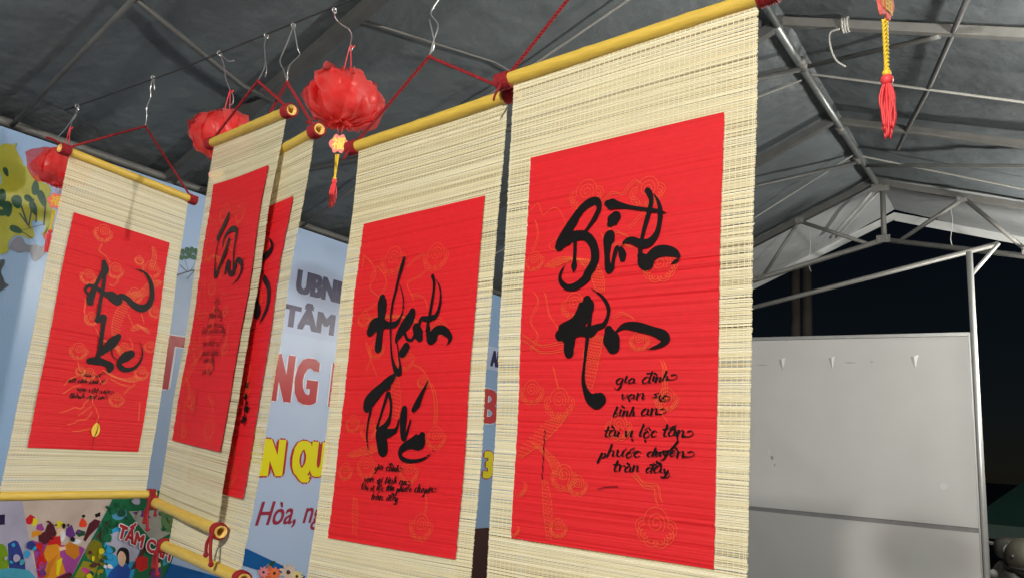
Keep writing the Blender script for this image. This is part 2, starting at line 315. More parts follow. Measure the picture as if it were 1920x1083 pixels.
SMALL = (
    ('p_maroon', ((1.728, 1.07), (1.727, 1.069), (1.724, 1.068), (1.721, 1.067), (1.717, 1.068), (1.714, 1.069), (1.712, 1.072), (1.713, 1.074), (1.716, 1.075), (1.72, 1.075), (1.724, 1.073), (1.727, 1.072))),
    ('p_black', ((1.788, 1.039), (1.785, 1.04), (1.782, 1.045), (1.78, 1.051), (1.779, 1.057), (1.781, 1.061), (1.785, 1.062), (1.789, 1.06), (1.793, 1.056), (1.793, 1.05), (1.793, 1.044), (1.791, 1.04))),
    ('p_maroon', ((1.736, 1.063), (1.735, 1.061), (1.733, 1.059), (1.73, 1.058), (1.727, 1.059), (1.724, 1.061), (1.723, 1.065), (1.724, 1.068), (1.726, 1.07), (1.729, 1.07), (1.732, 1.068), (1.734, 1.066))),
    ('p_maroon', ((1.804, 1.046), (1.802, 1.047), (1.801, 1.05), (1.8, 1.054), (1.801, 1.057), (1.803, 1.059), (1.806, 1.059), (1.809, 1.057), (1.81, 1.054), (1.81, 1.051), (1.808, 1.048), (1.806, 1.046))),
    ('p_black', ((1.842, 0.983), (1.838, 0.983), (1.832, 0.985), (1.827, 0.988), (1.823, 0.993), (1.823, 0.999), (1.827, 1.003), (1.832, 1.004), (1.838, 1.003), (1.842, 0.998), (1.844, 0.992), (1.844, 0.987))),
    ('p_purple2', ((1.747, 1.054), (1.747, 1.055), (1.749, 1.057), (1.751, 1.059), (1.754, 1.06), (1.757, 1.059), (1.759, 1.058), (1.759, 1.055), (1.758, 1.053), (1.755, 1.052), (1.751, 1.052), (1.748, 1.053))),
    ('p_purple2', ((1.851, 1.019), (1.85, 1.021), (1.851, 1.024), (1.853, 1.027), (1.857, 1.029), (1.86, 1.028), (1.863, 1.025), (1.865, 1.022), (1.864, 1.019), (1.861, 1.017), (1.857, 1.016), (1.853, 1.017))),
    ('p_purple2', ((1.861, 1.022), (1.859, 1.021), (1.855, 1.02), (1.851, 1.021), (1.847, 1.023), (1.845, 1.027), (1.845, 1.03), (1.847, 1.033), (1.85, 1.033), (1.855, 1.031), (1.858, 1.028), (1.861, 1.024))),
    ('p_black', ((1.741, 1.002), (1.741, 1.003), (1.742, 1.005), (1.745, 1.006), (1.748, 1.006), (1.75, 1.005), (1.752, 1.003), (1.752, 1.0), (1.75, 0.998), (1.747, 0.998), (1.744, 0.999), (1.742, 1.0))),
    ('p_pur', ((1.736, 0.888), (1.733, 0.885), (1.727, 0.884), (1.72, 0.886), (1.714, 0.89), (1.712, 0.896), (1.713, 0.903), (1.718, 0.908), (1.724, 0.909), (1.73, 0.905), (1.734, 0.899), (1.737, 0.892))),
    ('p_red', ((1.715, 0.947), (1.712, 0.948), (1.708, 0.951), (1.704, 0.957), (1.701, 0.963), (1.701, 0.967), (1.704, 0.97), (1.709, 0.969), (1.713, 0.965), (1.715, 0.959), (1.717, 0.953), (1.716, 0.949))),
    ('p_red', ((1.735, 0.895), (1.734, 0.894), (1.731, 0.893), (1.727, 0.893), (1.723, 0.894), (1.72, 0.896), (1.719, 0.899), (1.72, 0.901), (1.723, 0.902), (1.727, 0.901), (1.731, 0.899), (1.734, 0.897))),
    ('p_pur', ((1.706, 0.877), (1.707, 0.88), (1.709, 0.883), (1.714, 0.886), (1.719, 0.887), (1.724, 0.886), (1.727, 0.883), (1.727, 0.879), (1.725, 0.876), (1.72, 0.874), (1.714, 0.874), (1.709, 0.875))),
    ('p_pur', ((1.692, 0.981), (1.692, 0.985), (1.693, 0.989), (1.697, 0.992), (1.701, 0.993), (1.705, 0.99), (1.709, 0.985), (1.71, 0.98), (1.708, 0.976), (1.704, 0.975), (1.699, 0.976), (1.695, 0.978))),
    ('p_red', ((1.747, 0.848), (1.746, 0.847), (1.743, 0.847), (1.74, 0.848), (1.737, 0.849), (1.735, 0.852), (1.735, 0.854), (1.736, 0.856), (1.739, 0.856), (1.742, 0.854), (1.745, 0.852), (1.746, 0.849))),
    ('p_purple2', ((1.746, 0.853), (1.741, 0.852), (1.734, 0.854), (1.727, 0.858), (1.722, 0.864), (1.721, 0.871), (1.724, 0.877), (1.731, 0.879), (1.738, 0.878), (1.743, 0.872), (1.747, 0.865), (1.748, 0.858))),
    ('p_red', ((1.714, 0.921), (1.713, 0.92), (1.709, 0.919), (1.705, 0.92), (1.702, 0.922), (1.7, 0.925), (1.7, 0.929), (1.702, 0.931), (1.705, 0.932), (1.709, 0.93), (1.712, 0.927), (1.714, 0.923))),
    ('p_red', ((1.726, 0.926), (1.722, 0.926), (1.717, 0.928), (1.712, 0.932), (1.709, 0.936), (1.71, 0.941), (1.713, 0.945), (1.718, 0.946), (1.723, 0.943), (1.727, 0.939), (1.728, 0.933), (1.728, 0.928))),
    ('p_red', ((1.717, 0.967), (1.714, 0.963), (1.708, 0.96), (1.7, 0.96), (1.692, 0.963), (1.688, 0.97), (1.687, 0.979), (1.691, 0.986), (1.697, 0.989), (1.705, 0.987), (1.711, 0.98), (1.716, 0.973))),
    ('p_dkgreen', ((1.96, 1.013), (1.955, 1.015), (1.951, 1.02), (1.947, 1.028), (1.947, 1.034), (1.951, 1.039), (1.957, 1.04), (1.964, 1.037), (1.969, 1.032), (1.97, 1.025), (1.968, 1.019), (1.964, 1.014))),
    ('p_leaf2', ((2.009, 1.099), (2.006, 1.099), (2.003, 1.101), (2.0, 1.104), (1.998, 1.107), (1.999, 1.11), (2.002, 1.112), (2.006, 1.113), (2.009, 1.111), (2.011, 1.108), (2.012, 1.104), (2.011, 1.101))),
    ('p_leaf', ((2.069, 1.067), (2.066, 1.066), (2.061, 1.066), (2.056, 1.068), (2.051, 1.071), (2.049, 1.075), (2.05, 1.079), (2.054, 1.082), (2.058, 1.081), (2.063, 1.078), (2.067, 1.074), (2.069, 1.07))),
    ('p_dkgreen', ((2.013, 1.04), (2.011, 1.037), (2.007, 1.035), (2.001, 1.033), (1.994, 1.034), (1.99, 1.038), (1.987, 1.044), (1.989, 1.048), (1.993, 1.051), (2.0, 1.05), (2.006, 1.048), (2.011, 1.044))),
    ('p_dkgreen', ((1.972, 1.116), (1.97, 1.115), (1.965, 1.116), (1.96, 1.118), (1.957, 1.121), (1.955, 1.125), (1.956, 1.129), (1.96, 1.131), (1.964, 1.13), (1.968, 1.127), (1.971, 1.122), (1.973, 1.118))),
    ('p_green', ((2.0, 0.985), (1.996, 0.985), (1.99, 0.987), (1.985, 0.992), (1.982, 0.997), (1.984, 1.001), (1.989, 1.005), (1.996, 1.005), (2.001, 1.003), (2.004, 0.998), (2.005, 0.992), (2.003, 0.987))),
    ('p_green', ((2.073, 1.033), (2.07, 1.029), (2.063, 1.027), (2.054, 1.027), (2.045, 1.03), (2.039, 1.036), (2.037, 1.044), (2.041, 1.05), (2.048, 1.052), (2.057, 1.05), (2.065, 1.044), (2.071, 1.038))),
    ('p_dkgreen', ((1.976, 0.983), (1.972, 0.987), (1.97, 0.995), (1.969, 1.004), (1.972, 1.011), (1.977, 1.015), (1.985, 1.015), (1.992, 1.009), (1.994, 1.002), (1.992, 0.994), (1.987, 0.987), (1.981, 0.983))),
    ('p_dkgreen', ((2.037, 1.027), (2.032, 1.031), (2.029, 1.039), (2.028, 1.048), (2.032, 1.055), (2.039, 1.058), (2.048, 1.056), (2.056, 1.049), (2.059, 1.042), (2.056, 1.034), (2.05, 1.029), (2.043, 1.026))),
    ('p_green', ((2.004, 0.975), (1.998, 0.972), (1.988, 0.974), (1.978, 0.978), (1.97, 0.986), (1.969, 0.995), (1.974, 1.003), (1.983, 1.008), (1.992, 1.006), (2.0, 0.999), (2.005, 0.99), (2.007, 0.981))),
    ('p_dkgreen', ((2.016, 1.123), (2.012, 1.121), (2.006, 1.122), (2.0, 1.125), (1.995, 1.129), (1.994, 1.135), (1.997, 1.14), (2.002, 1.143), (2.008, 1.142), (2.013, 1.138), (2.016, 1.132), (2.018, 1.127))),
    ('p_leaf', ((2.049, 0.984), (2.046, 0.989), (2.045, 0.996), (2.046, 1.003), (2.05, 1.009), (2.057, 1.01), (2.065, 1.007), (2.071, 1.001), (2.072, 0.994), (2.068, 0.988), (2.061, 0.984), (2.054, 0.983))),
    ('p_dkgreen', ((2.038, 1.122), (2.038, 1.123), (2.039, 1.126), (2.041, 1.128), (2.044, 1.129), (2.047, 1.13), (2.049, 1.128), (2.05, 1.126), (2.048, 1.124), (2.045, 1.122), (2.042, 1.122), (2.039, 1.121))),
    ('p_dkgreen', ((1.954, 1.005), (1.953, 1.01), (1.955, 1.017), (1.959, 1.023), (1.966, 1.026), (1.974, 1.025), (1.981, 1.019), (1.984, 1.011), (1.982, 1.005), (1.975, 1.001), (1.967, 1.0), (1.959, 1.002))),
    ('p_leaf', ((1.977, 1.028), (1.973, 1.029), (1.967, 1.032), (1.963, 1.036), (1.961, 1.042), (1.963, 1.046), (1.968, 1.049), (1.975, 1.049), (1.98, 1.046), (1.983, 1.04), (1.982, 1.035), (1.98, 1.03))),
    ('p_leaf2', ((1.967, 1.031), (1.966, 1.029), (1.962, 1.028), (1.958, 1.029), (1.954, 1.031), (1.951, 1.034), (1.951, 1.038), (1.953, 1.041), (1.957, 1.041), (1.961, 1.04), (1.965, 1.037), (1.967, 1.033))),
    ('p_green', ((2.004, 1.007), (2.0, 1.007), (1.994, 1.01), (1.988, 1.015), (1.984, 1.021), (1.983, 1.026), (1.986, 1.03), (1.991, 1.031), (1.997, 1.028), (2.001, 1.022), (2.004, 1.016), (2.005, 1.01))),
    ('p_dkgreen', ((1.977, 0.973), (1.973, 0.972), (1.966, 0.973), (1.96, 0.977), (1.955, 0.982), (1.955, 0.988), (1.958, 0.993), (1.965, 0.995), (1.971, 0.994), (1.976, 0.989), (1.978, 0.982), (1.979, 0.976))),
    ('p_green', ((1.953, 1.068), (1.954, 1.072), (1.958, 1.078), (1.965, 1.083), (1.973, 1.086), (1.981, 1.085), (1.987, 1.081), (1.988, 1.075), (1.983, 1.069), (1.975, 1.066), (1.966, 1.065), (1.958, 1.066))),
    ('p_leaf', ((2.021, 1.083), (2.017, 1.089), (2.015, 1.099), (2.017, 1.109), (2.023, 1.115), (2.033, 1.115), (2.045, 1.11), (2.053, 1.1), (2.054, 1.091), (2.049, 1.084), (2.039, 1.08), (2.029, 1.08))),
    ('p_leaf2', ((1.967, 0.989), (1.963, 0.99), (1.959, 0.993), (1.955, 0.998), (1.954, 1.002), (1.956, 1.005), (1.961, 1.007), (1.967, 1.006), (1.971, 1.003), (1.973, 0.999), (1.972, 0.994), (1.97, 0.991))),
    ('p_dkgreen', ((1.97, 1.056), (1.968, 1.054), (1.963, 1.054), (1.957, 1.056), (1.952, 1.058), (1.948, 1.062), (1.948, 1.066), (1.95, 1.069), (1.955, 1.069), (1.961, 1.066), (1.966, 1.062), (1.97, 1.059))),
    ('p_green', ((2.01, 1.102), (2.009, 1.098), (2.004, 1.094), (1.997, 1.091), (1.99, 1.092), (1.984, 1.096), (1.982, 1.103), (1.982, 1.11), (1.987, 1.114), (1.994, 1.114), (2.001, 1.111), (2.007, 1.106))),
    ('p_leaf', ((1.984, 1.05), (1.979, 1.052), (1.975, 1.057), (1.971, 1.063), (1.971, 1.069), (1.973, 1.074), (1.979, 1.075), (1.985, 1.073), (1.99, 1.069), (1.991, 1.062), (1.99, 1.056), (1.987, 1.052))),
    ('p_dkgreen', ((1.983, 1.103), (1.979, 1.105), (1.976, 1.11), (1.974, 1.115), (1.975, 1.119), (1.98, 1.121), (1.986, 1.121), (1.992, 1.118), (1.995, 1.113), (1.994, 1.109), (1.991, 1.105), (1.987, 1.103))),
    ('p_leaf', ((2.027, 1.038), (2.023, 1.04), (2.019, 1.044), (2.017, 1.05), (2.017, 1.055), (2.02, 1.058), (2.026, 1.059), (2.032, 1.056), (2.036, 1.052), (2.037, 1.047), (2.034, 1.042), (2.031, 1.039))),
    ('p_dkgreen', ((1.99, 0.888), (1.988, 0.887), (1.983, 0.886), (1.977, 0.887), (1.972, 0.89), (1.969, 0.894), (1.968, 0.899), (1.971, 0.902), (1.976, 0.902), (1.981, 0.9), (1.986, 0.896), (1.989, 0.892))),
    ('p_olive2', ((1.964, 0.904), (1.96, 0.906), (1.957, 0.911), (1.956, 0.918), (1.957, 0.924), (1.96, 0.927), (1.966, 0.927), (1.971, 0.924), (1.974, 0.919), (1.974, 0.913), (1.971, 0.907), (1.967, 0.904))),
    ('p_yellow', ((1.96, 0.872), (1.959, 0.875), (1.959, 0.878), (1.961, 0.882), (1.964, 0.885), (1.968, 0.885), (1.971, 0.884), (1.973, 0.881), (1.972, 0.877), (1.97, 0.874), (1.966, 0.872), (1.962, 0.872))),
    ('p_olive2', ((1.976, 0.834), (1.974, 0.834), (1.971, 0.836), (1.968, 0.839), (1.966, 0.842), (1.966, 0.845), (1.967, 0.847), (1.97, 0.847), (1.973, 0.845), (1.976, 0.842), (1.977, 0.838), (1.977, 0.835))),
    ('p_dkgreen', ((1.932, 0.837), (1.929, 0.842), (1.929, 0.847), (1.931, 0.853), (1.936, 0.856), (1.942, 0.854), (1.949, 0.849), (1.953, 0.843), (1.953, 0.837), (1.949, 0.834), (1.943, 0.833), (1.936, 0.834))),
    ('p_olive2', ((1.963, 0.849), (1.964, 0.853), (1.968, 0.856), (1.975, 0.859), (1.983, 0.859), (1.989, 0.857), (1.993, 0.852), (1.993, 0.847), (1.988, 0.843), (1.981, 0.842), (1.973, 0.844), (1.966, 0.846))),
    ('p_olive', ((1.976, 0.818), (1.974, 0.818), (1.972, 0.821), (1.97, 0.825), (1.969, 0.828), (1.969, 0.831), (1.971, 0.832), (1.974, 0.831), (1.976, 0.828), (1.978, 0.825), (1.978, 0.821), (1.977, 0.819))),
    ('p_yellow', ((1.964, 0.924), (1.96, 0.928), (1.957, 0.934), (1.956, 0.942), (1.959, 0.947), (1.965, 0.949), (1.973, 0.947), (1.98, 0.941), (1.983, 0.934), (1.981, 0.928), (1.976, 0.924), (1.97, 0.923))),
    ('p_olive2', ((1.979, 0.925), (1.976, 0.924), (1.971, 0.925), (1.965, 0.928), (1.96, 0.932), (1.958, 0.936), (1.959, 0.94), (1.962, 0.942), (1.967, 0.941), (1.972, 0.938), (1.977, 0.933), (1.979, 0.928))),
    ('p_brown', ((1.928, 0.877), (1.929, 0.882), (1.932, 0.886), (1.939, 0.89), (1.946, 0.891), (1.953, 0.888), (1.958, 0.881), (1.959, 0.874), (1.955, 0.87), (1.948, 0.868), (1.939, 0.87), (1.932, 0.873))),
    ('p_yellow', ((1.939, 0.895), (1.936, 0.897), (1.933, 0.901), (1.931, 0.907), (1.93, 0.913), (1.932, 0.917), (1.936, 0.918), (1.941, 0.916), (1.944, 0.911), (1.944, 0.906), (1.943, 0.9), (1.942, 0.896))),
    ('p_brown', ((1.976, 0.874), (1.974, 0.872), (1.969, 0.872), (1.964, 0.873), (1.959, 0.875), (1.956, 0.88), (1.956, 0.884), (1.959, 0.887), (1.964, 0.888), (1.969, 0.886), (1.973, 0.881), (1.976, 0.877))),
    ('p_yellow', ((1.947, 0.818), (1.942, 0.817), (1.935, 0.82), (1.927, 0.825), (1.921, 0.831), (1.92, 0.838), (1.924, 0.844), (1.931, 0.846), (1.938, 0.843), (1.944, 0.837), (1.948, 0.829), (1.949, 0.822))),
    ('p_brown', ((1.914, 0.928), (1.912, 0.931), (1.911, 0.935), (1.912, 0.939), (1.915, 0.942), (1.919, 0.942), (1.924, 0.939), (1.928, 0.935), (1.928, 0.93), (1.926, 0.928), (1.922, 0.926), (1.918, 0.926))),
    ('p_green', ((1.978, 0.939), (1.977, 0.942), (1.978, 0.945), (1.98, 0.949), (1.983, 0.952), (1.987, 0.953), (1.99, 0.952), (1.992, 0.948), (1.991, 0.945), (1.988, 0.942), (1.984, 0.939), (1.981, 0.939))),
    ('p_sky', ((2.026, 0.895), (2.022, 0.894), (2.015, 0.897), (2.007, 0.901), (2.0, 0.907), (1.996, 0.913), (1.997, 0.918), (2.001, 0.919), (2.008, 0.917), (2.016, 0.911), (2.022, 0.904), (2.026, 0.898))),
    ('p_green', ((2.024, 0.944), (2.022, 0.941), (2.015, 0.94), (2.007, 0.94), (1.998, 0.942), (1.992, 0.947), (1.99, 0.952), (1.992, 0.956), (1.999, 0.958), (2.007, 0.956), (2.016, 0.952), (2.022, 0.948))),
    ('p_leaf2', ((2.014, 0.923), (2.009, 0.928), (2.006, 0.935), (2.004, 0.943), (2.007, 0.95), (2.013, 0.953), (2.022, 0.951), (2.03, 0.945), (2.034, 0.938), (2.032, 0.931), (2.027, 0.926), (2.02, 0.923))),
    ('p_sky', ((2.023, 0.855), (2.019, 0.859), (2.018, 0.865), (2.018, 0.872), (2.021, 0.877), (2.028, 0.879), (2.035, 0.876), (2.041, 0.87), (2.043, 0.863), (2.04, 0.858), (2.034, 0.854), (2.028, 0.853))),
    ('p_sky', ((2.014, 0.91), (2.013, 0.908), (2.01, 0.907), (2.005, 0.907), (2.001, 0.908), (1.998, 0.911), (1.997, 0.914), (1.998, 0.917), (2.001, 0.919), (2.006, 0.918), (2.01, 0.915), (2.013, 0.912))),
    ('p_white', ((2.005, 0.861), (2.003, 0.86), (1.998, 0.862), (1.993, 0.864), (1.99, 0.868), (1.989, 0.872), (1.991, 0.876), (1.995, 0.877), (1.999, 0.875), (2.003, 0.872), (2.006, 0.867), (2.006, 0.863))),
    ('p_green', ((1.99, 0.947), (1.989, 0.949), (1.988, 0.952), (1.988, 0.955), (1.989, 0.958), (1.992, 0.96), (1.995, 0.959), (1.997, 0.957), (1.998, 0.954), (1.997, 0.951), (1.995, 0.948), (1.992, 0.947))),
    ('p_green', ((1.996, 0.874), (1.995, 0.877), (1.995, 0.88), (1.996, 0.884), (1.999, 0.885), (2.003, 0.885), (2.007, 0.882), (2.01, 0.878), (2.01, 0.875), (2.007, 0.872), (2.003, 0.872), (1.999, 0.872))),
    ('p_leaf2', ((1.998, 0.896), (1.994, 0.897), (1.988, 0.9), (1.984, 0.905), (1.982, 0.911), (1.984, 0.916), (1.99, 0.918), (1.997, 0.917), (2.002, 0.914), (2.004, 0.908), (2.004, 0.902), (2.002, 0.898))),
    ('p_white', ((2.034, 0.859), (2.031, 0.858), (2.024, 0.858), (2.017, 0.86), (2.01, 0.864), (2.007, 0.869), (2.007, 0.874), (2.011, 0.878), (2.017, 0.877), (2.023, 0.874), (2.029, 0.868), (2.033, 0.863))),
    ('p_sky', ((1.995, 0.941), (1.993, 0.943), (1.991, 0.948), (1.991, 0.954), (1.992, 0.959), (1.996, 0.961), (2.0, 0.961), (2.004, 0.958), (2.006, 0.953), (2.005, 0.948), (2.002, 0.943), (1.999, 0.941))),
    ('p_leaf2', ((2.015, 0.896), (2.015, 0.898), (2.016, 0.9), (2.018, 0.903), (2.021, 0.904), (2.024, 0.904), (2.027, 0.903), (2.028, 0.9), (2.027, 0.897), (2.024, 0.896), (2.02, 0.895), (2.017, 0.895))),
    ('p_sky', ((2.022, 0.931), (2.019, 0.926), (2.013, 0.923), (2.004, 0.923), (1.996, 0.926), (1.991, 0.932), (1.989, 0.941), (1.992, 0.948), (1.999, 0.951), (2.007, 0.949), (2.015, 0.943), (2.02, 0.937))),
    ('p_pale', ((2.103, 1.132), (2.099, 1.133), (2.096, 1.137), (2.093, 1.142), (2.093, 1.146), (2.095, 1.15), (2.1, 1.151), (2.105, 1.15), (2.109, 1.146), (2.11, 1.141), (2.109, 1.136), (2.106, 1.133))),
    ('p_pale', ((2.231, 1.126), (2.228, 1.128), (2.224, 1.131), (2.222, 1.136), (2.222, 1.141), (2.224, 1.144), (2.229, 1.145), (2.234, 1.144), (2.237, 1.14), (2.238, 1.135), (2.237, 1.13), (2.234, 1.127))),
    ('p_pale', ((2.16, 1.135), (2.157, 1.137), (2.155, 1.142), (2.153, 1.148), (2.154, 1.153), (2.157, 1.156), (2.162, 1.157), (2.167, 1.154), (2.169, 1.15), (2.169, 1.144), (2.167, 1.139), (2.163, 1.136))),
    ('p_pale', ((2.099, 1.133), (2.096, 1.132), (2.089, 1.133), (2.081, 1.137), (2.074, 1.142), (2.07, 1.147), (2.071, 1.152), (2.075, 1.154), (2.082, 1.152), (2.089, 1.148), (2.095, 1.142), (2.099, 1.136))),
    ('p_pale', ((2.109, 1.07), (2.107, 1.075), (2.106, 1.082), (2.108, 1.092), (2.112, 1.1), (2.118, 1.105), (2.125, 1.104), (2.129, 1.099), (2.13, 1.091), (2.126, 1.082), (2.12, 1.075), (2.114, 1.071))),
    ('p_white2', ((2.111, 1.133), (2.105, 1.131), (2.095, 1.133), (2.085, 1.137), (2.078, 1.145), (2.077, 1.153), (2.082, 1.161), (2.091, 1.165), (2.101, 1.164), (2.109, 1.157), (2.113, 1.147), (2.114, 1.139))),
    ('p_sky', ((1.612, 0.916), (1.611, 0.914), (1.608, 0.913), (1.604, 0.913), (1.6, 0.914), (1.597, 0.917), (1.596, 0.92), (1.597, 0.923), (1.6, 0.925), (1.604, 0.924), (1.608, 0.921), (1.611, 0.918))),
    ('p_grey', ((1.615, 0.919), (1.611, 0.924), (1.608, 0.931), (1.608, 0.94), (1.611, 0.946), (1.618, 0.948), (1.626, 0.944), (1.633, 0.938), (1.636, 0.93), (1.634, 0.923), (1.628, 0.919), (1.621, 0.917))),
    ('p_sky', ((1.606, 0.978), (1.603, 0.977), (1.599, 0.978), (1.595, 0.98), (1.592, 0.983), (1.592, 0.987), (1.594, 0.99), (1.597, 0.992), (1.601, 0.992), (1.604, 0.989), (1.606, 0.985), (1.607, 0.981))),
    ('p_sky', ((1.655, 0.929), (1.651, 0.932), (1.648, 0.94), (1.647, 0.948), (1.648, 0.956), (1.652, 0.961), (1.659, 0.961), (1.665, 0.956), (1.668, 0.949), (1.668, 0.941), (1.664, 0.934), (1.66, 0.929))),
    ('p_grey', ((1.579, 0.927), (1.577, 0.93), (1.575, 0.933), (1.575, 0.937), (1.576, 0.941), (1.579, 0.942), (1.583, 0.941), (1.586, 0.938), (1.587, 0.935), (1.586, 0.931), (1.584, 0.928), (1.581, 0.927))),
    ('p_teal', ((1.64, 0.904), (1.637, 0.907), (1.636, 0.913), (1.636, 0.919), (1.638, 0.924), (1.643, 0.926), (1.649, 0.924), (1.654, 0.919), (1.655, 0.913), (1.653, 0.908), (1.649, 0.905), (1.644, 0.903))),
    ('p_sky', ((1.68, 0.957), (1.677, 0.96), (1.674, 0.965), (1.673, 0.971), (1.674, 0.976), (1.678, 0.978), (1.684, 0.977), (1.689, 0.973), (1.692, 0.968), (1.691, 0.963), (1.688, 0.959), (1.684, 0.957))),
    ('p_dkblue', ((1.537, 0.923), (1.536, 0.925), (1.537, 0.929), (1.54, 0.933), (1.543, 0.936), (1.548, 0.936), (1.551, 0.933), (1.553, 0.929), (1.552, 0.926), (1.548, 0.923), (1.544, 0.922), (1.54, 0.921))),
    ('p_teal', ((1.583, 0.862), (1.581, 0.858), (1.577, 0.856), (1.571, 0.855), (1.565, 0.857), (1.561, 0.862), (1.56, 0.869), (1.562, 0.875), (1.566, 0.877), (1.572, 0.876), (1.577, 0.872), (1.581, 0.866))),
    ('p_dkblue', ((1.654, 0.968), (1.651, 0.974), (1.65, 0.983), (1.653, 0.992), (1.659, 0.997), (1.667, 0.997), (1.677, 0.991), (1.683, 0.982), (1.683, 0.973), (1.678, 0.967), (1.669, 0.964), (1.661, 0.965))),
    ('p_green', ((2.271, 1.074), (2.272, 1.077), (2.275, 1.08), (2.28, 1.082), (2.285, 1.083), (2.29, 1.081), (2.293, 1.077), (2.293, 1.073), (2.29, 1.07), (2.285, 1.069), (2.279, 1.07), (2.274, 1.072))),
    ('p_ltgreen', ((2.294, 1.062), (2.292, 1.058), (2.286, 1.055), (2.279, 1.054), (2.271, 1.055), (2.266, 1.06), (2.264, 1.067), (2.266, 1.074), (2.272, 1.077), (2.279, 1.076), (2.286, 1.072), (2.292, 1.067))),
    ('p_ltgreen', ((2.246, 1.079), (2.242, 1.077), (2.235, 1.078), (2.227, 1.081), (2.222, 1.086), (2.22, 1.092), (2.223, 1.097), (2.229, 1.1), (2.235, 1.1), (2.241, 1.095), (2.246, 1.089), (2.247, 1.083))),
    ('p_ltgreen', ((2.314, 1.021), (2.31, 1.021), (2.305, 1.024), (2.3, 1.027), (2.297, 1.032), (2.298, 1.036), (2.302, 1.039), (2.308, 1.04), (2.314, 1.038), (2.317, 1.033), (2.317, 1.028), (2.316, 1.024))),
    ('p_olive', ((2.274, 1.046), (2.273, 1.049), (2.273, 1.053), (2.275, 1.056), (2.279, 1.058), (2.283, 1.058), (2.288, 1.055), (2.29, 1.051), (2.29, 1.047), (2.287, 1.044), (2.282, 1.043), (2.277, 1.044))),
    ('p_ltgreen', ((2.289, 1.094), (2.287, 1.094), (2.284, 1.095), (2.28, 1.098), (2.278, 1.101), (2.278, 1.105), (2.279, 1.107), (2.283, 1.107), (2.286, 1.105), (2.288, 1.102), (2.29, 1.098), (2.29, 1.095))),
    ('p_olive', ((2.304, 0.992), (2.302, 0.995), (2.301, 1.0), (2.301, 1.005), (2.304, 1.009), (2.309, 1.011), (2.314, 1.01), (2.318, 1.006), (2.319, 1.001), (2.316, 0.997), (2.312, 0.993), (2.307, 0.992))),
    ('p_green', ((2.311, 1.082), (2.31, 1.08), (2.306, 1.079), (2.301, 1.078), (2.296, 1.079), (2.293, 1.081), (2.291, 1.084), (2.292, 1.087), (2.296, 1.088), (2.301, 1.088), (2.306, 1.086), (2.309, 1.084))),
    ('p_green', ((2.269, 1.014), (2.268, 1.011), (2.263, 1.009), (2.257, 1.008), (2.251, 1.009), (2.246, 1.013), (2.244, 1.018), (2.246, 1.022), (2.25, 1.024), (2.256, 1.024), (2.263, 1.021), (2.268, 1.017))),
    ('p_ltgreen', ((2.262, 1.019), (2.258, 1.021), (2.255, 1.025), (2.253, 1.03), (2.254, 1.034), (2.258, 1.036), (2.265, 1.035), (2.27, 1.032), (2.274, 1.028), (2.273, 1.024), (2.27, 1.021), (2.266, 1.018))),
)
